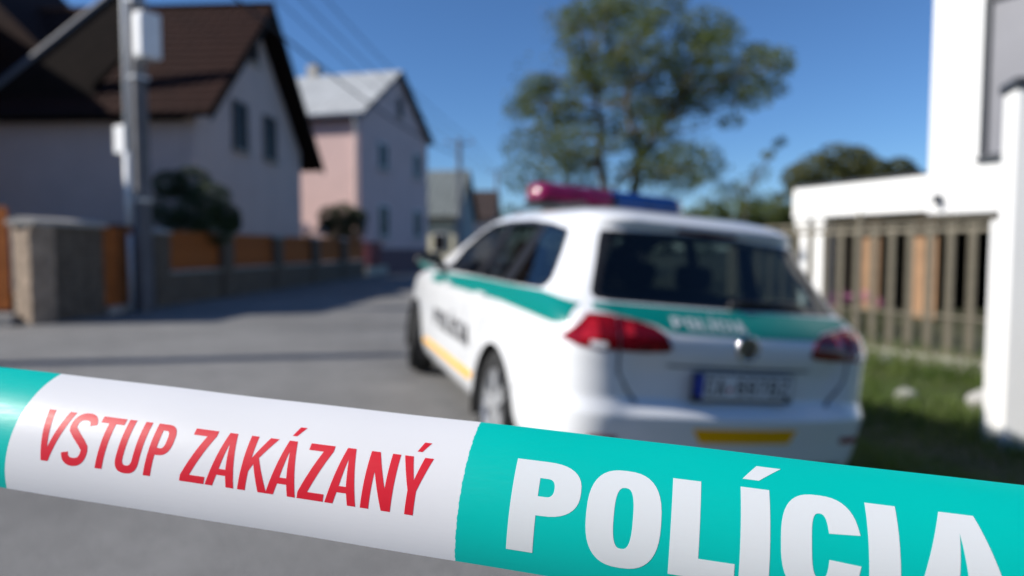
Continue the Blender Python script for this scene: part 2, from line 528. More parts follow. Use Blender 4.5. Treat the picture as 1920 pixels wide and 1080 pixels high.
# ------------------------------------------------------------------ barrier tape close to the lens
tape = empty("barrier_tape", (0, 0, 0), label="turquoise and white police barrier tape stretched across the front", cat="barrier tape")
_k, _m, _tau, T_RHO = 0.2239, -0.0552, 0.5367, 0.0549
T_C = Vector((-0.0074, 0.3501, 1.0852))
T_E = Vector((math.cos(_k) * math.cos(_m), -math.sin(_k) * math.cos(_m), math.sin(_m)))
_w0 = T_E.cross(Vector((-math.sin(_k), -math.cos(_k), 0))).normalized()
if _w0.z < 0: _w0 = -_w0
_n0 = _w0.cross(T_E)
if _n0.y > 0: _n0 = -_n0
T_N = _n0 * math.cos(_tau) + _w0 * math.sin(_tau)
T_W = _w0 * math.cos(_tau) - _n0 * math.sin(_tau)
T_HALF = 0.041
def tape_pt(a, t, off=0.0):
    # slight natural ripple along the length
    rip = 0.00028 * math.sin(a * 19 + 1.0) + 0.00012 * math.sin(a * 57 + t * 40)
    b = t / T_RHO
    n = T_W * math.sin(b) + T_N * math.cos(b)
    return T_C + T_E * a + T_W * (T_RHO * math.sin(b)) + T_N * (T_RHO * (math.cos(b) - 1)) + n * (off + rip)
def tape_mat(name, col):
    m = bpy.data.materials.new(name)
    m.use_nodes = True
    nt = m.node_tree
    b = nt.nodes["Principled BSDF"]
    b.inputs["Base Color"].default_value = (*col, 1)
    b.inputs["Roughness"].default_value = 0.32
    b.inputs["Specular IOR Level"].default_value = 0.25
    tr = nt.nodes.new("ShaderNodeBsdfTranslucent")
    tr.inputs[0].default_value = (*col, 1)
    mx = nt.nodes.new("ShaderNodeMixShader")
    mx.inputs[0].default_value = 0.22
    nt.links.new(b.outputs[0], mx.inputs[1]); nt.links.new(tr.outputs[0], mx.inputs[2])
    nt.links.new(mx.outputs[0], nt.nodes["Material Output"].inputs[0])
    # fine scuffs: along-the-length streaks in the gloss and a faint relief
    tc = nt.nodes.new("ShaderNodeTexCoord")
    mp = nt.nodes.new("ShaderNodeMapping"); mp.inputs["Scale"].default_value = (30, 30, 260)
    nz = nt.nodes.new("ShaderNodeTexNoise"); nz.inputs["Scale"].default_value = 3; nz.inputs["Detail"].default_value = 6
    nt.links.new(tc.outputs["Object"], mp.inputs[0]); nt.links.new(mp.outputs[0], nz.inputs["Vector"])
    mr = nt.nodes.new("ShaderNodeMapRange")
    mr.inputs[3].default_value, mr.inputs[4].default_value = 0.30, 0.50
    nt.links.new(nz.outputs["Fac"], mr.inputs[0]); nt.links.new(mr.outputs[0], b.inputs["Roughness"])
    bp = nt.nodes.new("ShaderNodeBump"); bp.inputs["Strength"].default_value = 0.05; bp.inputs["Distance"].default_value = 0.001
    nt.links.new(nz.outputs["Fac"], bp.inputs["Height"]); nt.links.new(bp.outputs[0], b.inputs["Normal"])
    return m
M_TGREEN = tape_mat("tape_turquoise", (0.0, 0.56, 0.485))
M_TWHITE = tape_mat("tape_white", (0.84, 0.84, 0.86))
M_TRED = tape_mat("tape_red_print", (0.74, 0.02, 0.04))
def tape_section(a0, a1, m, tooth0=False, tooth1=False):
    na, ntt = max(4, int((a1 - a0) / 0.006)), 64
    vs, fs = [], []
    for j in range(ntt + 1):
        t = lerp(-T_HALF, T_HALF, j / ntt)
        z = 0.00016 * math.sin(j * 2.3) + 0.00012 * math.sin(j * 0.9 + 1)
        for i in range(na + 1):
            a = lerp(a0 + (z if tooth0 else 0), a1 + (z if tooth1 else 0), i / na)
            vs.append(tape_pt(a, t))
    for j in range(ntt):
        for i in range(na):
            k = j * (na + 1) + i
            fs.append((k, k + 1, k + na + 2, k + na + 1))
    return pyobj("tape_section", vs, fs, m, tape, smooth=True)
tape_section(-1.60, -0.3080, M_TGREEN)
tape_section(-0.3080, -0.0194, M_TWHITE, tooth1=True)
tape_section(-0.0194, 0.2700, M_TGREEN, tooth0=True)
tape_section(0.2700, 0.5600, M_TWHITE)
tape_section(0.5600, 1.40, M_TGREEN)
def tape_word(chars, base, cap, s, h, m):
    for ch, a0, a1 in chars:
        w = (a1 - a0) / cap
        sx = w if ch in 'IÍ' else s
        vs, fs, nrm = [], [], []
        for q in scan_quads(glyph(ch, w, sx, h), 0.12, 0.03):
            fs.append(tuple(range(len(vs), len(vs) + 4)))
            for x, y in q:
                t = base + y * cap
                vs.append(tape_pt(a0 + x * cap, t, 0.00012))
                nrm.append(T_W * math.sin(t / T_RHO) + T_N * math.cos(t / T_RHO))
        o = pyobj("letter", vs, fs, m, tape, smooth=True)
        if sum(p.normal.dot(T_N) for p in o.data.polygons) < 0: o.data.flip_normals()
        o.data.normals_split_custom_set_from_vertices(nrm)
tape_word([('V', -.2900, -.2696), ('S', -.2692, -.2512), ('T', -.2497, -.2332), ('U', -.2311, -.2150), ('P', -.2106, -.1960),
           ('Z', -.1862, -.1703), ('A', -.1695, -.1512), ('K', -.1488, -.1305), ('Á', -.1312, -.1129), ('Z', -.1118, -.0960),
           ('A', -.0950, -.0767), ('N', -.0740, -.0567), ('Ý', -.0545, -.0378)], -0.0198, 0.0306, 0.158, 0.130, M_TRED)
tape_word([('P', .0078, .0434), ('O', .0470, .0840), ('L', .0886, .1192), ('Í', .1213, .1348), ('C', .1396, .1748),
           ('I', .1781, .1914), ('A', .1962, .2384)], -0.0295, 0.0466, 0.295, 0.20, M_TWHITE)
# stakes that hold the tape, left and right of the frame
for a, which in ((-1.60, "left"), (1.40, "right")):
    p = tape_pt(a, 0)
    st = empty("barrier_stake", (p.x, p.y, 0), label="slim grey steel stake holding the %s end of the barrier tape" % which, cat="stake")
    bm = bmesh.new(); tube(bm, [(0, 0.012, -0.05), (0, 0.012, 1.25)], 0.011, 10)
    obj("rod", bm, mat("stake_steel", (0.35, 0.36, 0.37), 0.4, 0.8, var=0.1), st, smooth=True)
    bm = bmesh.new(); tube(bm, [(0, 0.012, 0), (0, 0.012, 0.03), (0, 0.012, 0.04)], [0.14, 0.13, 0.03], 20)
    obj("foot", bm, mat("stake_rubber", (0.03, 0.03, 0.03), 0.8, var=0.2), st)
# ------------------------------------------------------------------ police car: materials
M_PAINT = mat("car_white_paint", (0.80, 0.81, 0.82), 0.32, coat=0.8, var=0.015, scale=2.0)
M_GREEN = mat("car_green_film", (0.0, 0.19, 0.168), 0.35, spec=0.25, coat=0.1, var=0.03, scale=3)
M_YELLOW = mat("car_amber_film", (0.95, 0.46, 0.004), 0.45, spec=0.2, coat=0.0, var=0.03, scale=20)
M_BLACK = mat("car_black_trim", (0.012, 0.012, 0.013), 0.35, var=0.2, scale=30)
M_RUBBER = mat("car_rubber", (0.018, 0.018, 0.018), 0.8, var=0.3, scale=40, bump=0.2)
M_ALLOY = mat("car_alloy", (0.60, 0.61, 0.62), 0.35, 0.55, var=0.08, scale=30)
M_CHROME = mat("car_chrome", (0.75, 0.76, 0.78), 0.08, 1.0, var=0.02)
M_LINING = mat("cabin_lining", (0.035, 0.036, 0.038), 0.85, var=0.2, scale=15)
M_SEAT = mat("seat_cloth", (0.03, 0.032, 0.035), 0.9, var=0.25, scale=60, bump=0.2)
M_RED = mat("lamp_red", (0.24, 0.003, 0.008), 0.12, spec=0.3, coat=0.35, var=0.25, scale=14)
M_REDDK = mat("lamp_dark_red", (0.16, 0.001, 0.007), 0.12, spec=0.3, coat=0.35, var=0.3, scale=18)
M_REDHI = mat("lamp_bright_red", (0.5, 0.008, 0.012), 0.15, coat=1.0, var=0.15, scale=30)
M_CLEAR = mat("lamp_clear", (0.75, 0.75, 0.76), 0.12, coat=1.0, var=0.05)
M_BARRED = mat("lightbar_magenta_red", (0.22, 0.006, 0.06), 0.12, coat=1.0, var=0.3, scale=9)
M_BARBLUE = mat("lightbar_blue", (0.004, 0.04, 0.20), 0.12, coat=1.0, var=0.3, scale=9)
M_PLATE = mat("plate_white", (0.74, 0.75, 0.76), 0.4, var=0.03)
M_PBLUE = mat("plate_blue", (0.004, 0.03, 0.36), 0.4, var=0.03)
M_INK = mat("plate_ink", (0.015, 0.015, 0.02), 0.5, var=0.1)
M_LETW = mat("car_silver_letters", (0.50, 0.55, 0.56), 0.3, coat=0.4, var=0.05, scale=40)
M_SEAM = mat("panel_gap", (0.02, 0.022, 0.026), 0.8, var=0.2)
def glass_mat(name, tint, refl=1.0):
    m = bpy.data.materials.new(name); m.use_nodes = True
    nt = m.node_tree; nt.nodes.remove(nt.nodes["Principled BSDF"])
    t = nt.nodes.new("ShaderNodeBsdfTransparent"); t.inputs[0].default_value = (*tint, 1)
    g = nt.nodes.new("ShaderNodeBsdfGlossy"); g.inputs["Roughness"].default_value = 0.02
    g.inputs[0].default_value = (refl, refl, refl, 1)
    fr = nt.nodes.new("ShaderNodeFresnel")
    ge = nt.nodes.new("ShaderNodeNewGeometry")          # a thin sheet reflects alike from both sides
    mr = nt.nodes.new("ShaderNodeMapRange"); mr.inputs[3].default_value, mr.inputs[4].default_value = 1.52, 1 / 1.52
    nt.links.new(ge.outputs["Backfacing"], mr.inputs[0]); nt.links.new(mr.outputs[0], fr.inputs[0])
    mx = nt.nodes.new("ShaderNodeMixShader")
    nt.links.new(fr.outputs[0], mx.inputs[0]); nt.links.new(t.outputs[0], mx.inputs[1]); nt.links.new(g.outputs[0], mx.inputs[2])
    nt.links.new(mx.outputs[0], nt.nodes["Material Output"].inputs[0])
    return m
M_GLASS = glass_mat("car_tinted_glass", (0.50, 0.56, 0.56))
M_GLASSDK = glass_mat("car_privacy_glass", (0.40, 0.46, 0.46))

car = empty("police_car", label="white estate police car with green stripe, seen from its left rear", cat="car")
car.matrix_world = CAR

BODY_BM = body_mesh()
BODY_BVH = BVHTree.FromBMesh(BODY_BM)
# openings --------------------------------------------------------
WIN = [(2.62, .992), (2.50, 1.165), (2.28, 1.285), (2.06, 1.352), (1.70, 1.372), (1.27, 1.370), (.92, 1.350), (.672, 1.318),
       (.605, 1.20), (.545, 1.07), (.556, 1.035), (.60, 1.015), (1.0, 1.008), (1.7, 1.002)]
RWIN = [(.545, 1.326), (.56, 1.318), (.672, 1.03), (.665, 1.006), (.60, 1.0), (-.60, 1.0), (-.665, 1.006), (-.672, 1.03), (-.56, 1.318), (-.545, 1.326), (0, 1.345)]
FWIN = [(.55, 1.375), (.70, 1.06), (-.70, 1.06), (-.55, 1.375), (0, 1.40)]
WHEEL_X = (1.05, 3.685)
def cut_convex(bm, poly, ax, region):
    """cut a convex opening: poly in (h, z) where h is axis ax (0 side view, 1 rear view)"""
    c = [sum(p[i] for p in poly) / len(poly) for i in (0, 1)]
    planes = []
    for i in range(len(poly)):
        a, b = poly[i], poly[(i + 1) % len(poly)]
        n = (b[1] - a[1], -(b[0] - a[0]))
        if n[0] * (c[0] - a[0]) + n[1] * (c[1] - a[1]) > 0: n = (-n[0], -n[1])
        l = math.hypot(*n)
        planes.append((a, (n[0] / l, n[1] / l)))
    lo = [min(p[i] for p in poly) - 0.06 for i in (0, 1)]; hi = [max(p[i] for p in poly) + 0.06 for i in (0, 1)]
    def inside(f):
        q = f.calc_center_median()
        return lo[0] < q[ax] < hi[0] and lo[1] < q.z < hi[1] and region(q)
    for a, n in planes:
        fs = [f for f in bm.faces if inside(f)]
        g = set(fs)
        for f in fs: g.update(f.edges); g.update(f.verts)
        co = Vector((0, 0, a[1])); co[ax] = a[0]
        no = Vector((0, 0, n[1])); no[ax] = n[0]
        bmesh.ops.bisect_plane(bm, geom=list(g), plane_co=co, plane_no=no, dist=1e-5)
    kill = []
    for f in bm.faces:
        q = f.calc_center_median()
        if inside(f) and all((q[ax] - a[0]) * n[0] + (q.z - a[1]) * n[1] < 1e-6 for a, n in planes):
            kill.append(f)
    bmesh.ops.delete(bm, geom=kill, context='FACES')
def arch_poly(x):
    return [(x + 0.352 * math.cos(2 * math.pi * k / 26), 0.312 + 0.352 * math.sin(2 * math.pi * k / 26)) for k in range(26)]
cut_convex(BODY_BM, WIN, 0, lambda q: abs(q.y) > 0.45)
cut_convex(BODY_BM, RWIN, 1, lambda q: q.x < 1.0)
cut_convex(BODY_BM, FWIN, 1, lambda q: q.x > 1.9)
for wx in WHEEL_X:
    cut_convex(BODY_BM, arch_poly(wx), 0, lambda q: abs(q.y) > 0.5)
lining = BODY_BM.copy()
lining.normal_update()
for v in lining.verts: v.co = v.co - v.normal * 0.022
bmesh.ops.delete(lining, geom=[f for f in lining.faces if f.calc_center_median().z < 0.62], context='FACES')
obj("body", BODY_BM, M_PAINT, car, smooth=True)
obj("cabin_lining", lining, M_LINING, car, smooth=True)

def surf(h, z, view, off):
    """point on the car skin seen from the side ('L'/'R', h = x), from behind ('B', h = y) or the front ('F')"""
    if view == 'L': o, d = Vector((h, 2, z)), Vector((0, -1, 0))
    elif view == 'R': o, d = Vector((h, -2, z)), Vector((0, 1, 0))
    elif view == 'B': o, d = Vector((-1, h, z)), Vector((1, 0, 0))
    elif view == 'T': o, d = Vector((h, z, 3)), Vector((0, 0, -1))
    else: o, d = Vector((6, h, z)), Vector((-1, 0, 0))
    r = BODY_BVH.ray_cast(o, d)
    if r[0] is None:
        r = BODY_BVH.find_nearest(o + d * 1.0)
    n = r[1] if r[1].dot(d) < 0 else -r[1]
    return r[0] + n * off
def patch(name, loops, view, off, m, parent, step=0.03, skirt=0.006, smooth=True):
    if loops and not isinstance(loops[0], list): loops = [loops]
    bm = loops_mesh(loops, step)
    be = [e for e in bm.edges if e.is_boundary]
    hz = {v: (v.co.x, v.co.y) for v in bm.verts}
    if skirt:
        r = bmesh.ops.extrude_edge_only(bm, edges=be)
        low = {v: (v.co.x, v.co.y) for v in r['geom'] if isinstance(v, bmesh.types.BMVert)}
        for v, (h, z) in low.items(): v.co = surf(h, z, view, off - skirt)
    for v, (h, z) in hz.items(): v.co = surf(h, z, view, off)
    bmesh.ops.recalc_face_normals(bm, faces=bm.faces)
    vd = {'L': (0, 1, 0), 'R': (0, -1, 0), 'B': (-1, 0, 0), 'F': (1, 0, 0), 'T': (0, 0, 1)}[view]
    if sum(f.normal.dot(Vector(vd)) * f.calc_area() for f in bm.faces) < 0:
        bmesh.ops.reverse_faces(bm, faces=bm.faces[:])
    o = obj(name, bm, m, parent)
    if smooth:
        for p in o.data.polygons: p.use_smooth = True
        try: o.data.set_sharp_from_angle(angle=R(40))
        except Exception: pass
    return o
def scale_poly(p, k):
    c = [sum(q[i] for q in p) / len(p) for i in (0, 1)]
    out = []
    for q in p:
        d = math.hypot(q[0] - c[0], q[1] - c[1])
        out.append((c[0] + (q[0] - c[0]) * (1 + k / d), c[1] + (q[1] - c[1]) * (1 + k / d)))
    return out
def mirror(p): return [(-x, z) for x, z in p]

# windows -----------------------------------------------------------
def xcut(poly, x0, x1):
    """clip convex polygon between two leaning lines given as (x at z=1.0, x at z=1.37)"""
    def clip(pl, ln, keep_less):
        out = []
        def f(p):
            xl = lerp(ln[0], ln[1], (p[1] - 1.0) / 0.37)
            return (p[0] - xl) * (1 if keep_less else -1)
        for i in range(len(pl)):
            a, b = pl[i], pl[(i + 1) % len(pl)]
            fa, fb = f(a), f(b)
            if fa <= 0: out.append(a)
            if fa * fb < 0:
                t = fa / (fa - fb)
                out.append((lerp(a[0], b[0], t), lerp(a[1], b[1], t)))
        return out
    pl = poly
    if x1 is not None: pl = clip(pl, x1, True)
    if x0 is not None: pl = clip(pl, x0, False)
    return pl
WPOL = scale_poly(WIN, 0.006)
B0, B1 = (1.66, 1.60), (1.80, 1.70)
C0, C1 = (1.03, 0.98), (1.20, 1.08)
for view in ('L', 'R'):
    for pl, gm in ((xcut(WPOL, B1, None), M_GLASS), (xcut(WPOL, C1, B0), M_GLASSDK), (xcut(WPOL, None, C0), M_GLASSDK)):
        w = patch("side_window", pl, view, -0.004, gm, car, 0.06, skirt=0)
    for a, b in ((B0, B1), (C0, C1)):
        patch("window_pillar", [(a[0], 1.0), (b[0], 1.0), (b[1], 1.378), (a[1], 1.378)], view, -0.002, M_BLACK, car, 0.05, skirt=0.02)
    patch("window_seal", [WPOL, scale_poly(WIN, -0.018)], view, 0.002, M_BLACK, car, 0.06, skirt=0.008)
RW = scale_poly(RWIN, 0.004)
patch("rear_window", RW, 'B', -0.004, M_GLASSDK, car, 0.06, skirt=0)
patch("window_seal", [RW, scale_poly(RWIN, -0.035)], 'B', 0.001, M_BLACK, car, 0.05, skirt=0.006)
patch("windscreen", scale_poly(FWIN, 0.006), 'F', -0.004, M_GLASS, car, 0.06, skirt=0)
patch("window_seal", [scale_poly(FWIN, 0.004), scale_poly(FWIN, -0.03)], 'F', 0.001, M_BLACK, car, 0.05, skirt=0.006)

# green stripe: sides, tailgate --------------------------------------
for view in ('L', 'R'):
    patch("green_stripe", [(2.98, .945), (2.50, .968), (1.7, .992), (1.0, .999), (.56, 1.004), (.40, .995), (.25, .976), (.20, .890), (.30, .882), (.54, .892), (1.05, .905), (1.75, .897), (2.6, .886), (3.0, .876)], view, 0.004, M_GREEN, car, 0.02)
patch("green_stripe", [(.69, .985), (.60, .990), (-.60, .990), (-.69, .985), (-.70, .962), (-.46, .918), (-.44, .888), (.375, .887), (.44, .915), (.70, .962)], 'B', 0.004, M_GREEN, car, 0.025)
# side lettering and amber strip ---------------------------------------
def car_word(text, view, x0, x1, z0, z1, m, s=0.2, h=0.17, off=0.0035, flip=1):
    ws = {'I': .22, 'Í': .22, 'L': .5, ' ': .3}
    tot = sum(ws.get(c, .58) for c in text) + 0.12 * (len(text) - 1)
    cap = z1 - z0
    sx = (x1 - x0) / tot
    x = 0.0
    for ch in text:
        w = ws.get(ch, .58)
        lp = [[(x0 + (x + p[0]) * sx, z0 + p[1] * cap) for p in l] for l in glyph(ch, w, w if ch in 'IÍ' else s, h)]
        if lp: patch("letter", lp, view, off, m, car, 0.05, skirt=0)
        x += w + 0.12
for view in ('L', 'R'):
    x0, x1 = (2.74, 1.58) if view == 'L' else (1.58, 2.74)
    car_word("POLÍCIA", view, x0, x1, 0.55, 0.685, M_INK)
    patch("amber_strip", [(3.15, .392), (3.22, .345), (1.56, .352), (1.49, .405)], view, 0.003, M_YELLOW, car, 0.06)
car_word("POLÍCIA", 'B', 0.355, -0.02, 0.903, 0.950, M_LETW, off=0.006)
patch("amber_strip", [(.256, .477), (-.302, .475), (-.268, .409), (.21, .411)], 'B', 0.003, M_YELLOW, car, 0.04)

# tail lights ------------------------------------------------------------
LAMP_OUT = [(.831, .827), (.800, .868), (.733, .938), (.660, .940), (.618, .936), (.618, .797), (.70, .799), (.784, .804)]
LAMP_IN = [(.610, .935), (.52, .922), (.445, .903), (.40, .870), (.372, .819), (.40, .803), (.50, .798), (.610, .797)]
for sgn in (1, -1):
    f = (lambda p: p) if sgn > 0 else mirror
    side = patch("tail_light", f(LAMP_OUT), 'B', 0.010, M_RED, car, 0.025, skirt=0.02)
    side["label"] = "red tail lamp on the %s rear corner" % ("left" if sgn > 0 else "right")
    patch("brake_segment", f([(.775, .832), (.735, .915), (.700, .915), (.700, .832)]), 'B', 0.013, M_REDHI, side, 0.03, skirt=0.005)
    patch("fog_segment", f([(.735, .806), (.670, .802), (.670, .826), (.735, .830)]), 'B', 0.013, M_CLEAR, side, 0.03, skirt=0.005)
    inn = patch("tail_light", f(LAMP_IN), 'B', 0.010, M_REDDK, car, 0.025, skirt=0.02)
    patch("brake_segment", f([(.585, .905), (.545, .905), (.545, .860), (.585, .860)]), 'B', 0.013, M_REDHI, inn, 0.03, skirt=0.005)
    patch("reverse_segment", f([(.46, .806), (.405, .815), (.41, .84), (.46, .84)]), 'B', 0.013, M_RED, inn, 0.03, skirt=0.005)
# panel gaps ------------------------------------------------------------
def seam(pts, view, w=0.006):
    patch("panel_gap", stroke(pts, w), view, 0.0012, M_SEAM, car, 0.05, skirt=0)
seam([(.614, .795), (.612, .74), (.607, .701), (.56, .63), (.51, .572)], 'B', 0.012)
seam([(-.614, .795), (-.612, .74), (-.607, .701), (-.56, .63), (-.51, .572)], 'B', 0.012)
for view in ('L', 'R'):
    seam([(2.78, .99), (2.84, .75), (2.80, .45), (2.74, .24)], view)
    seam([(1.73, 1.0), (1.74, .7), (1.72, .24)], view)
    seam([(1.05, 1.0), (1.16, .86), (1.36, .66), (1.44, .45), (1.45, .24)], view)
    seam([(2.78, .235), (2.1, .232), (1.45, .235)], view)
    seam([(.29, .80), (.45, .70), (.69, .48)], view)
    for hx in (1.30, 2.25):
        h = patch("door_handle", [(hx, .890), (hx + .17, .888), (hx + .185, .900), (hx + .17, .914), (hx, .914), (hx - .015, .902)], view, 0.024, M_PAINT, car, 0.04, skirt=0.022)
# number plate -------------------------------------------------------------
patch("plate_top_shadow", [(.40, .748), (-.40, .748), (-.36, .738), (.36, .738)], 'B', 0.002, M_SEAM, car, 0.05, skirt=0)  # dark strip painted as the shadow above the plate
plate = obj("number_plate", box(bmesh.new(), (0.030, -0.006, 0.658), (0.012, 0.54, 0.132), bevel=0.004), M_BLACK, car)
obj("plate_face", box(bmesh.new(), (0.0225, -0.006, 0.661), (0.004, 0.520, 0.110)), M_PLATE, plate)
obj("euro_band", box(bmesh.new(), (0.0200, 0.232, 0.661), (0.002, 0.044, 0.110)), M_PBLUE, plate)
def plate_glyph(ch, y, z, cap, w=0.6, s=0.16, m=M_INK):
    bm = loops_mesh(glyph(ch, w, s, 0.14))
    for v in bm.verts: v.co = Vector((0.0198, y - v.co.x * cap, z + v.co.y * cap))
    bmesh.ops.recalc_face_normals(bm, faces=bm.faces)
    obj("letter", bm, m, plate)
for ch, y in (('C', .198), ('A', .142), ('6', .035), ('9', -.022), ('7', -.078), ('B', -.140), ('Z', -.198)):
    plate_glyph(ch, y, 0.624, 0.076)
bm = bmesh.new(); prism(bm, [(.082, .660), (.060, .660), (.060, .646), (.071, .636), (.082, .646)], 0.0202, 0.0195, 'x')
obj("crest", bm, mat("plate_crest_red", (0.5, 0.02, 0.02), 0.5, var=0.1), plate)
for yy in (.245, -.245):
    obj("screw_cap", box(bmesh.new(), (0.0185, yy, 0.612), (0.008, 0.022, 0.022), bevel=0.003), M_BLACK, plate)
# emblem --------------------------------------------------------------------
emb = bmesh.new()
cz, cy, er = 0.838, -0.005, 0.062
xs = surf(cy, cz, 'B', 0.0).x
N = 40
ring = []
for k in range(N):
    a = 2 * math.pi * k / N
    ring.append([emb.verts.new((xs - d, cy + r * math.cos(a), cz + r * math.sin(a))) for r, d in ((er, -0.004), (er, 0.008), (er - .004, 0.011), (er - .009, 0.011), (er - .011, 0.006))])
for k in range(N):
    for j in range(4):
        emb.faces.new((ring[k][j], ring[(k + 1) % N][j], ring[(k + 1) % N][j + 1], ring[k][j + 1]))
emblem = obj("emblem", emb, M_CHROME, car, smooth=True)
bm = bmesh.new()
vs = [bm.verts.new((xs - 0.005, cy + (er - .010) * math.cos(2 * math.pi * k / N), cz + (er - .010) * math.sin(2 * math.pi * k / N))) for k in range(N)]
bm.faces.new(vs)
obj("emblem_field", bm, mat("emblem_field", (0.06, 0.065, 0.075), 0.3, var=0.1), emblem)
for lp in (stroke([(-.022, .049), (0, .004), (.022, .049)], .0085), stroke([(-.048, .020), (-.021, -.045), (0, -.006), (.021, -.045), (.048, .020)], .0085)):
    bm = bmesh.new(); prism(bm, [(cy - a, cz + b) for a, b in lp], xs - 0.011, xs - 0.005, 'x')
    obj("emblem_stroke", bm, M_CHROME, emblem)
# wiper, spoiler lamp ---------------------------------------------------------
bm = bmesh.new()
tube(bm, [surf(y, z, 'B', 0.022) for y, z in ((-.01, 1.012), (-.15, 1.024), (-.30, 1.034), (-.42, 1.040))], [0.016, 0.011, 0.008, 0.005], 8)
tube(bm, [surf(y, z, 'B', 0.010) for y, z in ((-.06, 1.012), (-.25, 1.018), (-.48, 1.028))], 0.007, 6)
tube(bm, [surf(-.01, 1.008, 'B', 0.0), surf(-.01, 1.008, 'B', 0.035)], [0.024, 0.018], 12)
obj("rear_wiper", bm, M_BLACK, car, smooth=True)
patch("high_brake_light", [(.17, 1.352), (-.17, 1.352), (-.17, 1.366), (.17, 1.366)], 'B', 0.004, M_REDDK, car, 0.05)
for sgn in (1, -1):      # roof rails
    pts = [surf(x, sgn * lerp(.50, .53, min(1, (x - .75) / .6)), 'T', 0.026 if .8 < x < 2.0 else -0.005) for x in [.72, .78, .86, 1.0, 1.2, 1.4, 1.6, 1.8, 1.95, 2.04, 2.1]]
    bm = bmesh.new(); tube(bm, pts, 0.011, 8)
    obj("roof_rail", bm, M_BLACK, car, smooth=True)
# bumper lower trim and exhaust
patch("bumper_trim", [(.62, .30), (-.62, .30), (-.56, .215), (.56, .215)], 'B', 0.004, M_BLACK, car, 0.05)
bm = bmesh.new(); tube(bm, [(-0.015, .48, .235), (0.25, .48, .235)], 0.028, 14)
obj("exhaust", bm, M_ALLOY, car, smooth=True)
for sgn in (1, -1):
    patch("reflector", [(sgn * .72, .40), (sgn * .60, .40), (sgn * .60, .43), (sgn * .72, .43)], 'B', 0.004, M_RED, car, 0.03)
# front end (out of sight from here) ---------------------------------------------
for sgn in (1, -1):
    f = (lambda p: p) if sgn > 0 else mirror
    patch("headlight", f([(.80, .72), (.45, .66), (.42, .58), (.60, .57), (.78, .62)]), 'F', 0.006, M_CLEAR, car, 0.05)
patch("grille", [(.40, .66), (-.40, .66), (-.40, .59), (.40, .59)], 'F', 0.004, M_BLACK, car, 0.05)
patch("front_intake", [(.55, .42), (-.55, .42), (-.50, .27), (.50, .27)], 'F', 0.004, M_BLACK, car, 0.05)
# mirrors ----------------------------------------------------------------------
for sgn in (1, -1):
    bm = bmesh.new()
    r = bmesh.ops.create_icosphere(bm, subdivisions=3, radius=1.0)
    for v in r['verts']:
        v.co = Vector((v.co.x * (0.075 if v.co.x > 0 else 0.03), v.co.y * 0.115, v.co.z * 0.075 * (1 if v.co.z > 0 else 0.85)))
        v.co += Vector((2.63, sgn * 0.985, 1.04))
    tube(bm, [(2.62, sgn * .84, .995), (2.62, sgn * .93, 1.01)], 0.03, 8)
    mo = obj("door_mirror", bm, M_BLACK, car, smooth=True)
    bm = bmesh.new()
    bm.faces.new([bm.verts.new((2.597, sgn * 0.985 + 0.095 * math.cos(2 * math.pi * k / 20), 1.04 + 0.055 * math.sin(2 * math.pi * k / 20))) for k in range(20)])
    obj("mirror_glass", bm, M_CHROME, mo)
# light bar ------------------------------------------------------------------------
LBX, LBZ = 1.68, 1.514
bar = obj("light_bar", box(bmesh.new(), (LBX, 0, LBZ), (0.27, 1.08, 0.035), bevel=0.012), M_BLACK, car)
def lens(y0, y1, m):
    bm = bmesh.new()
    prof = [(-.125, .0), (-.13, .04), (-.118, .088), (-.075, .112), (.075, .112), (.118, .088), (.13, .04), (.125, .0)]
    n = 14
    rows = []
    for i in range(n + 1):
        y = lerp(y0, y1, i / n)
        d = min(1.0, (0.545 - abs(y)) / 0.10)
        k = math.sqrt(max(0.0, 1 - (1 - max(d, 0.0)) ** 2)) * 0.45 + 0.55
        rows.append([bm.verts.new((LBX + a * k, y, LBZ + .018 + b * (0.35 * k + .65))) for a, b in prof])
    for a, b in zip(rows, rows[1:]):
        for j in range(len(prof) - 1): bm.faces.new((a[j], a[j + 1], b[j + 1], b[j]))
    bm.faces.new(rows[0]); bm.faces.new(rows[-1][::-1])
    bmesh.ops.recalc_face_normals(bm, faces=bm.faces)
    o = obj("beacon_lens", bm, m, bar, smooth=True)
    o.data.set_sharp_from_angle(angle=R(50))
    return o
lens(0.545, 0.02, M_BARRED)["label"] = "magenta red half of the roof light bar"
lens(-0.02, -0.545, M_BARBLUE)["label"] = "blue half of the roof light bar"
obj("speaker_housing", box(bmesh.new(), (LBX, 0, LBZ + 0.05), (0.25, 0.038, 0.08), bevel=0.01), M_BLACK, bar)
for sgn in (1, -1):
    obj("bar_foot", box(bmesh.new(), (LBX, sgn * .40, LBZ - 0.045), (0.20, 0.05, 0.07), bevel=0.01), M_BLACK, bar)
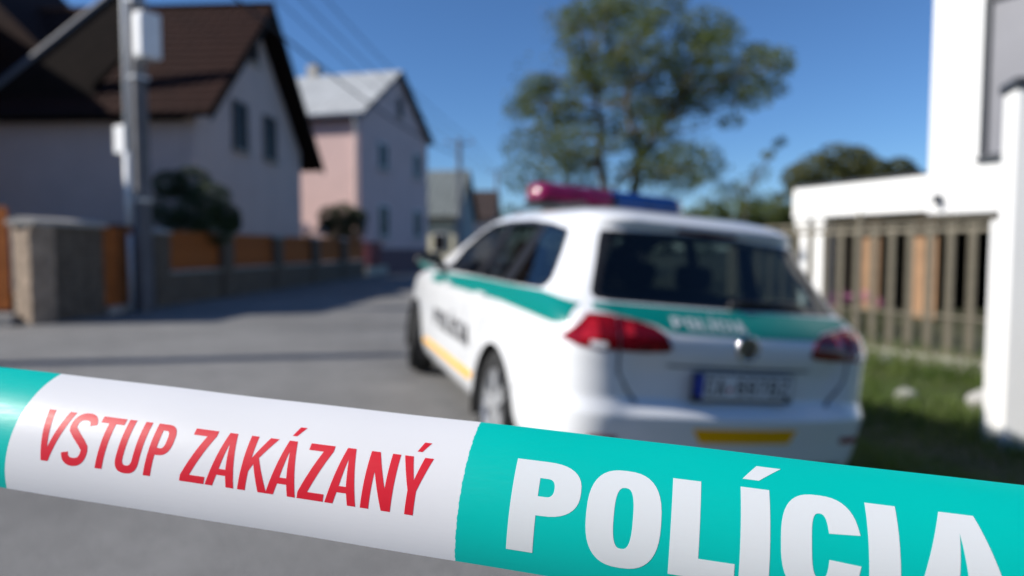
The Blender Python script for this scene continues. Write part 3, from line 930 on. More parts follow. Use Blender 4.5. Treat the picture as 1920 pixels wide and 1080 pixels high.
# wheels ------------------------------------------------------------------------------
def wheel(x, y, steer, sgn):
    root = empty("wheel")
    root.parent = car
    root.location = (x, y, 0.316)
    root.rotation_euler = (0, 0, steer)
    prof = [(.205, -.10), (.235, -.105), (.285, -.104), (.306, -.09), (.315, -.06), (.316, 0), (.315, .06), (.306, .09), (.285, .104), (.235, .105), (.205, .10)]
    bm = bmesh.new(); n = 48; rows = []
    for k in range(n):
        a = 2 * math.pi * k / n
        rows.append([bm.verts.new((r * math.cos(a), w, r * math.sin(a))) for r, w in prof])
    for k in range(n):
        for j in range(len(prof) - 1): bm.faces.new((rows[k][j], rows[k][j + 1], rows[(k + 1) % n][j + 1], rows[(k + 1) % n][j]))
    bmesh.ops.recalc_face_normals(bm, faces=bm.faces)
    obj("tyre", bm, M_RUBBER, root, smooth=True)
    bm = bmesh.new(); rows = []
    rp = [(.212, .098), (.206, .100), (.198, .085), (.190, .03), (.190, -.09)]
    for k in range(n):
        a = 2 * math.pi * k / n
        rows.append([bm.verts.new((r * math.cos(a), w * sgn, r * math.sin(a))) for r, w in rp])
    for k in range(n):
        for j in range(len(rp) - 1): bm.faces.new((rows[k][j], rows[k][j + 1], rows[(k + 1) % n][j + 1], rows[(k + 1) % n][j]))
    for k in range(10):     # five pairs of spokes
        a = 2 * math.pi * (k // 2) / 5 + (0.17 if k % 2 else -0.17)
        M = Matrix.Rotation(-a, 4, 'Y')
        prism(bm, [(.03, -.024), (.20, -.017), (.20, .017), (.03, .024)], .070 * sgn, .090 * sgn, 'y', mtx=M)
    tube(bm, [(0, .05 * sgn, 0), (0, .094 * sgn, 0), (0, .097 * sgn, 0)], [.058, .05, .02], 20)
    bmesh.ops.recalc_face_normals(bm, faces=bm.faces)
    obj("rim", bm, M_ALLOY, root)
    bm = bmesh.new(); tube(bm, [(0, .02 * sgn, 0), (0, .035 * sgn, 0)], .135, 24)
    obj("brake_disc", bm, mat("brake_steel", (0.12, 0.12, 0.12), 0.5, 0.7, var=0.2), root)
    return root
for sgn in (1, -1):
    wheel(WHEEL_X[0], sgn * 0.765, 0.0, sgn)
    wheel(WHEEL_X[1], sgn * 0.785, -0.28, sgn)
    for wx in WHEEL_X:    # inner arches
        bm = bmesh.new(); n = 28; rows = []
        for k in range(n + 1):
            a = math.pi * (-0.12 + 1.24 * k / n)
            rows.append([bm.verts.new((wx + r * math.cos(a), sgn * yy, 0.312 + r * math.sin(a))) for r, yy in ((.354, .895), (.36, .86), (.40, .84), (.40, .45), (.1, .45))])
        for k in range(n):
            for j in range(4): bm.faces.new((rows[k][j], rows[k][j + 1], rows[k + 1][j + 1], rows[k + 1][j]))
        obj("wheel_arch", bm, M_BLACK, car)
# cabin -----------------------------------------------------------------------------------
def seat(x, y, w, zb=.42, hb=.62, head=True):
    bm = bmesh.new()
    box(bm, (x + .20, y, zb), (.50, w, .16), bevel=.05)
    bm2 = Matrix.Translation((x - .07, y, zb + .32)) @ Matrix.Rotation(R(-14), 4, 'Y')
    box(bm, (0, 0, 0), (.15, w, hb), bevel=.06, mtx=bm2)
    s = obj("seat", bm, M_SEAT, car, smooth=True)
    if head:
        hb_ = bmesh.new(); box(hb_, (x - .175, y, zb + .74), (.10, min(w, .27), .18), bevel=.04)
        obj("headrest", hb_, M_SEAT, s, smooth=True)
seat(2.25, .37, .50); seat(2.25, -.37, .50)
seat(1.32, 0, 1.24, head=False)
for y in (.40, 0, -.40):
    hb_ = bmesh.new(); box(hb_, (1.15, y, 1.12), (.09, .25, .15), bevel=.04)
    obj("headrest", hb_, M_SEAT, car, smooth=True)
obj("dashboard", box(bmesh.new(), (2.86, 0, .86), (.5, 1.36, .22), bevel=.06), M_LINING, car, smooth=True)
bm = bmesh.new(); n = 28
M = Matrix.Translation((2.50, .37, .92)) @ Matrix.Rotation(R(65), 4, 'Y')
tube(bm, [M @ Vector((.18 * math.cos(2 * math.pi * k / n), .18 * math.sin(2 * math.pi * k / n), 0)) for k in range(n + 1)], .015, 8, cap=False)
tube(bm, [M @ Vector((-.17, 0, 0)), M @ Vector((.17, 0, 0))], .02, 6)
obj("steering_wheel", bm, M_BLACK, car, smooth=True)
obj("load_cover", box(bmesh.new(), (.72, 0, .93), (.62, 1.24, .02), bevel=.005), M_LINING, car)
obj("floor_pan", box(bmesh.new(), (2.2, 0, .22), (3.6, 1.30, .06), bevel=.01), M_BLACK, car)
# ------------------------------------------------------------------ left side of the street: fences, houses, poles
GZ = ground_z(-5, 15)
M_PLASTER = mat("plaster_lavender", (0.66, 0.51, 0.46), 0.9, var=0.05, scale=1.2, bump=0.15, bscale=120)
M_PINK = mat("plaster_pink", (0.74, 0.53, 0.50), 0.9, var=0.05, scale=1.0, bump=0.15, bscale=120)
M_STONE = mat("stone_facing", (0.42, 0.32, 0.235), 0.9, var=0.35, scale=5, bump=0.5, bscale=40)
M_STONEDK = mat("stone_facing_shaded", (0.135, 0.105, 0.078), 0.9, var=0.3, scale=5, bump=0.5, bscale=40)  # same stone as the pier, with the street side's shade put into the colour
M_MORTAR = mat("mortar", (0.16, 0.135, 0.11), 0.95, var=0.15, scale=10)
M_CONC = mat("concrete", (0.42, 0.39, 0.35), 0.85, var=0.15, scale=4, bump=0.3, bscale=60)
M_WOOD = mat("fence_wood", (0.38, 0.115, 0.026), 0.7, spec=0.2, var=0.25, scale=3, bump=0.2, bscale=50)
M_WOODDK = mat("dark_timber_and_shade", (0.016, 0.010, 0.008), 0.85, spec=0.15, var=0.3, scale=4, bump=0.3)  # verge boards and gutter, also the panel that darkens the roof as shade
M_TILE = mat("roof_tile_brown", (0.030, 0.012, 0.0085), 0.8, spec=0.15, var=0.22, scale=2.2, bump=0.25, bscale=30)
M_FRAME = mat("window_frame_brown", (0.10, 0.065, 0.05), 0.5, var=0.15, scale=10)
M_WFRAME = mat("window_frame_white", (0.7, 0.7, 0.7), 0.4, var=0.05)
M_PANE = mat("window_pane", (0.016, 0.014, 0.013), 0.25, spec=0.12, var=0.2, scale=2)
M_ZINC = mat("zinc_gutter", (0.45, 0.47, 0.5), 0.45, 0.6, var=0.1)
rnd = random.Random(7)

def brick_wall(parent, x0, x1, y0, y1, z0, z1, m, course=0.11, blen=0.30, seed=1):
    """mortar core (own mesh) with a skin of separate stones on the four sides, one joined mesh"""
    r = random.Random(seed)
    core = box(bmesh.new(), ((x0 + x1) / 2, (y0 + y1) / 2, (z0 + z1) / 2), (x1 - x0 - .03, y1 - y0 - .03, z1 - z0))
    obj("mortar_core", core, M_MORTAR, parent)
    bm = bmesh.new()
    nz = max(1, round((z1 - z0) / course)); ch = (z1 - z0) / nz
    for k in range(nz):
        z = z0 + ch * (k + .5)
        for axis, fixed, a, b in (('x', y0, x0, x1), ('x', y1, x0, x1), ('y', x0, y0, y1), ('y', x1, y0, y1)):
            p = a
            off = r.uniform(0.3, 1.0)
            while p < b - 0.02:
                l = blen * off * r.uniform(0.8, 1.2); off = 1.0
                q = min(b, p + l)
                if b - q < 0.06: q = b
                c = (p + q) / 2; w = q - p - 0.012; t = 0.03 + r.uniform(0, 0.014)
                s = -1 if fixed in (x0, y0) and (fixed == (y0 if axis == 'x' else x0)) else 1
                if axis == 'x': box(bm, (c, fixed - s * 0.015 + s * t / 2 - s * .015, z), (w, t, ch - 0.012))
                else: box(bm, (fixed - s * 0.015 + s * t / 2 - s * .015, c, z), (t, w, ch - 0.012))
                p = q
    o = obj("stone_facing", bm, m, parent)
    o["kind"] = "stuff"
    return o
FRZ = -math.atan(0.065)
def fence_frame(name, y, label, cat, group=None):
    """empty on the fence line at depth y; local y runs along the street away from the camera, local x to the right"""
    return empty(name, (FEN(y), y, GZ - 0.03), FRZ, label, cat, group)

# sunlit stone pier with its garden wall
w = fence_frame("stone_wall", 9.9, "stone-clad garden wall with pale cap, its end pier in sun", "wall")
brick_wall(w, -0.32, -0.03, 0.36, 1.52, 0.0, 1.48, M_STONEDK, seed=3)
pier = empty("pier"); pier.parent = w; pier.location = (-0.17, 0.17, 0); pier.rotation_euler = (0, 0, R(-16))
brick_wall(pier, -0.18, 0.18, -0.18, 0.18, 0.0, 1.48, M_STONE, course=0.075, blen=0.17, seed=4)
bm = bmesh.new(); prism(bm, [(-.40, 1.483), (.04, 1.483), (.04, 1.55), (-.18, 1.60), (-.40, 1.55)], -0.06, 1.56, 'y'); obj("wall_cap", bm, M_CONC, w)
# brown leaf beside the pier (driveway gate, seen edge-on from the street)
g = empty("driveway_gate", (FEN(9.9) - 0.42, 9.98, GZ - .02), 0, "brown timber driveway gate left of the sunlit stone pier", "gate")
for i in range(14):
    b = box(bmesh.new(), (-0.10 - i * 0.15, 0, 0.98), (0.138, 0.03, 1.50), bevel=0.006)
    obj("board", b, M_WOOD, g)
for z in (0.45, 1.5):
    obj("rail", box(bmesh.new(), (-1.05, 0.04, z), (2.1, 0.045, 0.09)), M_WOOD, g)
obj("threshold", box(bmesh.new(), (-1.0, -0.02, 0.075), (2.2, 0.30, 0.21), bevel=0.02), mat("threshold_concrete", (0.36, 0.33, 0.30), 0.9, var=0.2, scale=6), g)
# street door of boards
g = fence_frame("garden_gate", 11.48, "orange-brown board gate between stone wall and utility pole", "gate")
for i in range(8):
    obj("board", box(bmesh.new(), (-0.10, 0.07 + i * 0.132, 0.83), (0.028, 0.122, 1.36), bevel=0.005), M_WOOD, g)
for z in (0.35, 1.3):
    obj("rail", box(bmesh.new(), (-0.137, 0.53, z), (0.045, 1.05, 0.09)), M_WOOD, g)
obj("threshold", box(bmesh.new(), (-0.12, 0.55, 0.06), (0.3, 1.2, 0.14), bevel=0.01), M_CONC, g)
# fence bays: pier + low wall + boards
bays = [(12.85, 0.50, 2.15, "first timber fence bay, just right of the utility pole"),
        (15.50, 0.50, 2.40, "second timber fence bay, below the large dark bush"),
        (18.40, 0.50, 2.40, "third timber fence bay along the street"),
        (21.30, 0.50, 2.40, "fourth timber fence bay along the street"),
        (24.20, 0.50, 2.40, "farthest timber fence bay before the red railing")]
for i, (y, pw, bl, lab) in enumerate(bays):
    f = fence_frame("fence_bay", y, "%s, orange boards on stone" % lab, "fence", "timber fence bays along the street")
    brick_wall(f, -0.32, 0.0, 0.0, pw, 0.0, 1.42, M_STONEDK, seed=20 + i)
    bm = bmesh.new(); prism(bm, [(-.36, 1.424), (.04, 1.424), (.04, 1.47), (-.16, 1.53), (-.36, 1.47)], -0.04, pw + 0.04, 'y'); obj("pier_cap", bm, M_CONC, f)
    brick_wall(f, -0.27, -0.05, pw + .005, pw + bl - .005, 0.0, 0.64, M_STONEDK, seed=40 + i)
    obj("wall_coping", box(bmesh.new(), (-0.16, pw + bl / 2, 0.665), (0.28, bl - .012, 0.045), bevel=0.01), M_CONC, f)
    n = int(bl / 0.12)
    me = None
    for k in range(n):
        if me is None:
            b = obj("board", box(bmesh.new(), (0, 0, 0), (0.024, 0.108, 0.78), bevel=0.004), M_WOOD, f); me = b.data
        else:
            b = link(bpy.data.objects.new("board", me), f)
        b.location = (-0.14, pw + (k + .5) * bl / n, 1.095 + rnd.uniform(-.004, .004))
    for z in (0.85, 1.34):
        obj("rail", box(bmesh.new(), (-0.178, pw + bl / 2, z), (0.045, bl - .012, 0.07)), M_WOOD, f)

# red railing on a concrete plinth, in front of the pink house
f = fence_frame("railing", 27.15, "red metal railing on a pale concrete plinth before the pink house", "railing")
M_REDP = mat("railing_red", (0.26, 0.06, 0.065), 0.5, var=0.15, scale=6)
obj("plinth", box(bmesh.new(), (-0.12, 2.4, 0.18), (0.25, 4.8, 0.42), bevel=0.02), mat("plinth_concrete", (0.44, 0.40, 0.33), 0.9, var=0.15, scale=4), f)
me = None
for k in range(32):
    if me is None: b = obj("bar", box(bmesh.new(), (0, 0, 0), (0.03, 0.07, 1.0)), M_REDP, f); me = b.data
    else: b = link(bpy.data.objects.new("bar", me), f)
    b.location = (-0.12, 0.08 + k * 0.15, 0.92)
for z in (0.55, 1.32): obj("rail", box(bmesh.new(), (-0.155, 2.4, z), (0.03, 4.8, 0.06)), M_REDP, f)

# ---- houses -----------------------------------------------------------------
def tiled_roof(parent, x0, x1, p_eave, p_ridge, m, course=0.34, tw=0.30, name="roof", wave=0.035, step=0.03, thick=0.10):
    """roof plane between eave (y,z) and ridge (y,z), from x0 to x1: overlapping courses with a rolled profile, real relief"""
    (y0, z0), (y1, z1) = p_eave, p_ridge
    L = math.hypot(y1 - y0, z1 - z0); n = max(2, round(L / course))
    dy, dz = (y1 - y0) / L, (z1 - z0) / L
    ny, nz = -dz * (1 if y1 > y0 else -1), abs(dy)
    if ny * (y1 - y0) > 0: ny = -ny
    cols = max(2, round((x1 - x0) / tw)) * 4
    vs, fs = [], []
    for k in range(n):
        for e in (0, 1):
            l = L * (k + e) / n
            lift = step * (1 - e) + 0.012
            for i in range(cols + 1):
                x = lerp(x0, x1, i / cols)
                wv = wave * (0, .6, 1, .6)[i % 4]
                h = lift + wv
                vs.append((x, y0 + dy * l + ny * h, z0 + dz * l + nz * h))
    nc = cols + 1
    for r in range(2 * n - 1):
        for i in range(cols):
            a = r * nc + i
            fs.append((a, a + 1, a + nc + 1, a + nc))
    o = pyobj(name, vs, fs, m, parent)
    b = bmesh.new()
    M = None
    for sx in (0,):
        v = [b.verts.new((x, y + ny * o_, z + nz * o_)) for (y, z) in (p_eave, p_ridge) for x in (x0, x1) for o_ in (0.0, -thick)]
    bmesh.ops.convex_hull(b, input=b.verts[:])
    obj("roof_deck", b, M_WOODDK, o)
    return o
def wall_with_gable(parent, xw, y0, y1, ze, yr, zr, z0, m, t=0.3, name="gable_wall"):
    bm = bmesh.new()
    prism(bm, [(y0, z0), (y1, z0), (y1, ze), (yr, zr), (y0, ze)], xw, xw - t, 'x')
    return obj(name, bm, m, parent)
def window_x(parent, xw, yc, w, z0, z1, fm, mull=True):
    """window set into a wall facing +x at xw"""
    o = bmesh.new()
    t = 0.07
    for (cy, cz, sy, sz) in ((yc, z0 + t / 2, w, t), (yc, z1 - t / 2, w, t), (yc - w / 2 + t / 2, (z0 + z1) / 2, t, z1 - z0 - 2 * t), (yc + w / 2 - t / 2, (z0 + z1) / 2, t, z1 - z0 - 2 * t)):
        box(o, (xw + 0.015, cy, cz), (0.07, sy, sz))
    if mull: box(o, (xw + 0.013, yc, (z0 + z1) / 2), (0.06, 0.06, z1 - z0 - 2 * t))
    win = obj("window", o, fm, parent)
    obj("pane", box(bmesh.new(), (xw + 0.004, yc, (z0 + z1) / 2), (0.012, w - 2 * t + .01, z1 - z0 - 2 * t + .01)), M_PANE, win)
    obj("sill", box(bmesh.new(), (xw + 0.06, yc, z0 - 0.03), (0.16, w + 0.12, 0.05)), M_CONC, win)
    return win

# house with the steep brown roof
H1 = empty("house", (-9 + .065 * 17.2, 17.2, 0), FRZ, "lavender plaster house with steep brown tiled roof behind the timber fence", "house")
z0 = GZ - 0.3
obj("wall", box(bmesh.new(), (-6.0, 3.5, (4.4 + z0) / 2), (11.4, 6.98, 4.4 - z0)), M_PLASTER, H1)
wall_with_gable(H1, 0.0, 0.0, 7.0, 4.55, 3.5, 8.05, z0, M_PLASTER, t=0.28)
EV, RG = (-0.36, 4.50), (3.55, 8.38)
rf = tiled_roof(H1, -12.0, 0.56, EV, RG, M_TILE)
tiled_roof(H1, -12.0, 0.56, (7.75, 4.05), (3.56, 8.38), M_TILE)
bm = bmesh.new()
for s, e in ((EV, RG), ((7.75, 4.05), (3.56, 8.38))):      # broad dark verge boards
    prism(bm, [(s[0], s[1] + .03), (e[0], e[1] + .03), (e[0], e[1] - .32), (s[0], s[1] - .20)], 0.565, 0.60, 'x')
obj("verge_board", bm, M_WOODDK, H1)
bm = bmesh.new(); tube(bm, [(-12, 3.55, 8.43), (0.58, 3.55, 8.43)], 0.09, 10); obj("ridge_tiles", bm, M_TILE, H1, smooth=True)
bm = bmesh.new(); tube(bm, [(-12, -.44, 4.46), (0.3, -.44, 4.46)], 0.065, 8); obj("gutter", bm, M_WOODDK, H1, smooth=True)
window_x(H1, 0.0, 2.40, 0.95, 3.98, 5.36, M_FRAME); window_x(H1, 0.0, 4.42, 0.95, 3.96, 5.33, M_FRAME)
window_x(H1, 0.0, 3.40, 0.55, 6.70, 7.26, M_FRAME, mull=False)
# dark panel shaped to the shaded part of the roof, under a grey verge strip
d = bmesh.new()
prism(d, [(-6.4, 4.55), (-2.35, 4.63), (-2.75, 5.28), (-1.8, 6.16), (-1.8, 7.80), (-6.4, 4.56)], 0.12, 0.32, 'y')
obj("roof_shade_panel", d, M_WOODDK, H1)
bm = bmesh.new(); tube(bm, [(-6.6, 0.16, 4.40), (-1.75, 0.16, 7.86)], 0.09, 6); obj("verge_strip", bm, mat("verge_grey", (0.16, 0.16, 0.18), 0.7, var=0.1), H1)
# tall cross wing behind
wg = bmesh.new(); prism(wg, [(-12, 4.0), (-2.6, 4.0), (-2.6, 4.4), (-8.5, 10.2), (-12, 6.8)], 1.2, 6.6, 'y'); obj("cross_wing", wg, M_TILE, H1)
obj("cellar_window", box(bmesh.new(), (-3.0, -0.01, 1.55), (2.6, 0.06, 0.55)), M_FRAME, H1)
bm = bmesh.new(); box(bm, (-5.6, -0.02, 1.45), (0.5, 0.05, 0.7)); obj("meter_door", bm, mat("meter_door", (0.16, 0.15, 0.2), 0.7, var=0.1), H1)

# neighbouring house off to the left, whose shade falls over the fence and the street
H0 = empty("house", (-15.3, 9.85, 0), FRZ, "tall white neighbouring house left of the brown-roofed house", "house")
obj("wall", box(bmesh.new(), (-1.5, 4.3, 2.4), (5.4, 8.4, 5.4)), M_PLASTER, H0)
bm = bmesh.new(); prism(bm, [(-4.7, 4.9), (1.6, 4.9), (1.6, 5.1), (0.3, 7.55), (-0.6, 7.55), (-4.7, 5.1)], -0.1, 8.9, 'y'); obj("roof", bm, M_TILE, H0)
for yy in (2.2, 6.2):
    window_x(H0, 1.2, yy, 1.1, 1.2, 2.6, M_WFRAME); window_x(H0, 1.2, yy, 1.1, 3.3, 4.5, M_WFRAME)

# pink two-storey house
H2 = empty("house", (-6.19, 28.0, 0), -math.atan2(.238, .971), "pink two-storey house with pale grey sheet roof", "house")
z0 = GZ - .3
obj("wall", box(bmesh.new(), (-6.1, 3.85, (6.7 + z0) / 2), (11.6, 7.66, 6.7 - z0)), M_PINK, H2)
wall_with_gable(H2, 0.0, 0.0, 7.7, 6.68, 3.85, 9.15, z0, M_PINK, t=0.28)
M_SHEET = mat("roof_sheet_pale", (0.47, 0.48, 0.48), 0.65, var=0.16, scale=1.5, bump=0.2, bscale=20)
tiled_roof(H2, -12.4, 0.28, (-0.28, 6.62), (3.85, 9.30), M_SHEET, course=0.45, tw=0.45, wave=0.03, step=0.025)
tiled_roof(H2, -12.4, 0.28, (7.98, 6.62), (3.85, 9.30), M_SHEET, course=0.45, tw=0.45, wave=0.03, step=0.025)
bm = bmesh.new()
for s, e in (((-0.28, 6.62), (3.85, 9.30)), ((7.98, 6.62), (3.85, 9.30))):
    prism(bm, [(s[0], s[1] + .02), (e[0], e[1] + .02), (e[0], e[1] - .16), (s[0], s[1] - .14)], 0.285, 0.31, 'x')
obj("verge_board", bm, mat("verge_dark", (0.06, 0.06, 0.065), 0.6, var=0.1), H2)
bm = bmesh.new(); tube(bm, [(-12.4, -.35, 6.58), (0.25, -.35, 6.58)], 0.075, 8); obj("gutter", bm, M_ZINC, H2, smooth=True)
bm = bmesh.new(); tube(bm, [(-0.05, -.33, 6.5), (-0.12, -.09, 6.15), (-0.12, -.09, GZ)], 0.06, 8); obj("downpipe", bm, M_WFRAME, H2, smooth=True)
for yy, a, b in ((2.24, 4.70, 5.83), (6.23, 4.70, 5.88), (2.24, 1.70, 3.12), (6.23, 1.77, 3.10)):
    window_x(H2, 0.0, yy, 1.15, a, b, M_WFRAME)
window_x(H2, 0.0, 4.14, 0.6, 7.31, 8.15, M_FRAME, mull=False)
obj("plinth_band", box(bmesh.new(), (0.012, 3.85, 0.55), (0.03, 7.7, 1.3)), mat("plinth_maroon", (0.16, 0.09, 0.10), 0.8, var=0.15), H2)
bm = bmesh.new(); box(bm, (-4.2, 3.9, 9.35), (0.5, 0.5, 0.9)); obj("chimney", bm, M_CONC, H2)

# grey-roofed house with a cream wall farther on
H3 = empty("house", (-3.45, 43.5, 0), -0.12, "grey-roofed house with cream wall behind the concrete pole", "house")
M_CREAM = mat("plaster_cream", (0.72, 0.66, 0.46), 0.9, var=0.05, scale=1.0)
obj("wall", box(bmesh.new(), (-4.0, 3.2, 1.7), (7.6, 6.2, 3.6)), M_CREAM, H3)
wall_with_gable(H3, -0.05, 0.1, 6.3, 3.5, 3.2, 6.3, 0.0, mat("plaster_grey", (0.33, 0.35, 0.34), 0.9, var=0.08, scale=1.0), t=0.2)
M_GREYT = mat("roof_tile_grey", (0.17, 0.19, 0.185), 0.7, var=0.2, scale=1.5)
tiled_roof(H3, -8.2, 0.25, (-0.35, 3.2), (3.2, 6.5), M_GREYT, tw=0.4); tiled_roof(H3, -8.2, 0.25, (6.75, 3.2), (3.2, 6.5), M_GREYT, tw=0.4)
for xx in (-1.2, -3.4):
    o = bmesh.new(); box(o, (xx, 0.06, 1.6), (0.9, 0.06, 1.2)); ww = obj("window", o, M_WFRAME, H3)
    obj("pane", box(bmesh.new(), (xx, 0.022, 1.6), (0.74, 0.03, 1.04)), M_PANE, ww)
# brown-roofed house at the end of the street
H4 = empty("house", (-1.3, 58.0, 0), -0.05, "small brown-roofed house at the far end of the street", "house")
obj("wall", box(bmesh.new(), (-4.0, 3.2, 1.9), (6.6, 6.2, 4.2)), M_PLASTER, H4)
wall_with_gable(H4, -0.5, 0.1, 6.3, 4.0, 3.2, 6.1, 0.0, M_PLASTER, t=0.2)
M_TILE2 = mat("roof_tile_dark", (0.05, 0.033, 0.028), 0.8, var=0.2, scale=1.5)
tiled_roof(H4, -7.6, 0.0, (-0.4, 3.7), (3.2, 6.35), M_TILE2, tw=0.5, course=0.5); tiled_roof(H4, -7.6, 0.0, (6.8, 3.7), (3.2, 6.35), M_TILE2, tw=0.5, course=0.5)
o = bmesh.new(); box(o, (-3, 0.06, 2.2), (1.0, 0.06, 1.2)); ww = obj("window", o, M_WFRAME, H4)
obj("pane", box(bmesh.new(), (-3, 0.022, 2.2), (0.84, 0.03, 1.04)), M_PANE, ww)

# ---- poles and wires ---------------------------------------------------------
M_POLE = mat("pole_concrete", (0.34, 0.34, 0.34), 0.85, var=0.16, scale=2.5, bump=0.4, bscale=40)
def pole(name, x, y, h, w0, w1, rz, label, group=None, m=None):
    p = empty(name, (x, y, ground_z(x, y) - .05), rz, label, "utility pole", group)
    bm = bmesh.new()
    vs = [[bm.verts.new((sx * w / 2, sy * w / 2, z)) for sx, sy in ((-1, -1), (1, -1), (1, 1), (-1, 1))] for w, z in ((w0, 0), (lerp(w0, w1, .5), h / 2), (w1, h))]
    for a, b in zip(vs, vs[1:]):
        for k in range(4): bm.faces.new((a[k], a[(k + 1) % 4], b[(k + 1) % 4], b[k]))
    bm.faces.new(vs[0][::-1]); bm.faces.new(vs[-1])
    bmesh.ops.bevel(bm, geom=bm.edges[:], offset=0.015, segments=1, affect='EDGES')
    obj("shaft", bm, m or M_POLE, p)
    return p
P1 = Vector((-6.48, 12.0))
p = pole("utility_pole", P1.x, P1.y, 8.6, 0.25, 0.20, R(-32), "utility pole coloured dark for shade, pale pipe as its lit side, two white boxes, beside the board gate", "utility poles along the street", mat("pole_shade_dark", (0.13, 0.13, 0.14), 0.8, var=0.25, scale=4, bump=0.4))
M_BOXW = mat("box_white", (0.78, 0.79, 0.80), 0.5, var=0.06, scale=8)
b = obj("junction_box", box(bmesh.new(), (0.44, -0.06, 4.72), (0.28, 0.34, 0.76), bevel=0.03), M_BOXW, p)
obj("box_door", box(bmesh.new(), (0.44, -0.237, 4.72), (0.22, 0.014, 0.66), bevel=0.004), M_BOXW, b)
b = obj("meter_box", box(bmesh.new(), (-0.27, -0.12, 3.05), (0.34, 0.18, 0.48), bevel=0.02), M_BOXW, p)
bm = bmesh.new(); tube(bm, [(-.10, -.165, 0.0), (-.10, -.165, 1.4)], 0.04, 8); tube(bm, [(-.13, -.13, 1.55), (-.13, -.13, 2.82)], 0.075, 10); tube(bm, [(-.12, -.12, 2.82), (-.10, -.11, 8.3)], 0.062, 10)  # lower runs are cable pipe; top run stands in for the pole's lit side
obj("conduit_lit_side", bm, M_BOXW, p, smooth=True)
for z in (2.0, 4.1, 5.4): obj("strap", box(bmesh.new(), (0, 0, z), (0.27, 0.27, 0.05)), M_ZINC, p)
def crossarm(p, h, parent_w=1.5, n=3):
    a = obj("crossarm", box(bmesh.new(), (0, -0.0, h - 0.25), (parent_w, 0.08, 0.08)), M_ZINC, p)
    for i in range(n):
        x = lerp(-parent_w / 2 + .08, parent_w / 2 - .08, i / (n - 1))
        bm = bmesh.new(); tube(bm, [(x, 0, h - .21), (x, 0, h - .12), (x, 0, h - .05)], [.03, .045, .02], 8)
        obj("insulator", bm, mat("insulator", (0.25, 0.13, 0.08), 0.3, var=0.1), a, smooth=True)
crossarm(p, 8.6)
P2 = Vector((-2.90, 38.0))
p2 = pole("utility_pole", P2.x, P2.y, 7.2, 0.34, 0.24, 0.1, "slim grey concrete pole beside the grey-roofed house", "utility poles along the street"); crossarm(p2, 7.2)
P3 = Vector((-1.35, 62.0))
p3 = pole("utility_pole", P3.x, P3.y, 8.2, 0.32, 0.24, 0.1, "farthest utility pole above the small brown-roofed house", "utility poles along the street"); crossarm(p3, 8.2)
M_WIRE = mat("wire_black", (0.03, 0.03, 0.035), 0.6, var=0.1)
names = ("left", "middle", "right")
for i, x in enumerate((-.67, 0, .67)):
    for (A, ha, B, hb, seg) in ((P1, 8.55, P2, 7.2, "near"), (P2, 7.2, P3, 8.2, "far")):
        ca, sa = (math.cos(R(-20)), math.sin(R(-20))) if seg == "near" else (1, 0)
        a = Vector((A.x + x * ca, A.y + x * sa, ground_z(*A) + ha - .08)); c = Vector((B.x + x, B.y + x * .1, ground_z(*B) + hb - .08))
        pts = [a.lerp(c, k / 16) - Vector((0, 0, 0.55 * 4 * (k / 16) * (1 - k / 16))) for k in range(17)]
        bm = bmesh.new(); tube(bm, pts, 0.016, 5)
        o = obj("overhead_wire", bm, M_WIRE)
        tag(o, "%s overhead wire on the %s span of the street line" % (names[i], seg), "wire", "overhead wires")
pts = [Vector((P1.x + .1, P1.y, 6.9)).lerp(Vector((P2.x, P2.y, 6.3)), k / 16) - Vector((0, 0, 0.5 * 4 * (k / 16) * (1 - k / 16))) for k in range(17)]
bm = bmesh.new(); tube(bm, pts, 0.03, 6)
tag(obj("overhead_wire", bm, M_WIRE), "thick lowest overhead cable between the two nearer poles", "wire", "overhead wires")
# another pole left of the frame; its shadow crosses the road
lx, ly = -12.2, 5.35
p = pole("utility_pole", lx, ly, 7.0, 0.34, 0.24, 0.3, "concrete pole left of the view, its thin shadow crossing the road", "utility poles along the street")
crossarm(p, 7.0, 0.9)
# ------------------------------------------------------------------ unseen houses added behind the camera to hold back sky light (mirrored in the car's glass)
def plain_house(x, y, w, d, ze, zr, rz, wallm, roofm, label):
    h = empty("house", (x, y, 0), rz, label, "house")
    obj("wall", box(bmesh.new(), (0, 0, ze / 2 - .15), (w, d, ze + .3)), wallm, h)
    bm = bmesh.new(); prism(bm, [(-d / 2 - .4, ze), (d / 2 + .4, ze), (d / 2 + .4, ze + .12), (0, zr), (-d / 2 - .4, ze + .12)], -w / 2 - .4, w / 2 + .4, 'x'); obj("roof", bm, roofm, h)
    for k in range(3):
        for zz in (1.2, 4.0):
            if zz + 1.4 < ze:
                fr = obj("window", box(bmesh.new(), (-w / 3 + k * w / 3, d / 2 + .02, zz + .7), (1.2, .08, 1.4)), M_WFRAME, h)
                obj("pane", box(bmesh.new(), (-w / 3 + k * w / 3, d / 2 + .065, zz + .7), (1.04, .02, 1.24)), M_PANE, fr)
    return h
M_OCHRE = mat("plaster_ochre", (0.30, 0.24, 0.15), 0.9, var=0.08, scale=1.0)
plain_house(6.5, -13.0, 13.0, 8.0, 6.6, 10.0, 0.05, M_OCHRE, M_TILE2, "unseen ochre house added behind the camera to block sky light, right")
plain_house(-8.0, -17.0, 11.0, 8.0, 6.2, 9.6, -0.05, M_PLASTER, M_TILE, "unseen grey plaster house added behind the camera to block sky light, left")
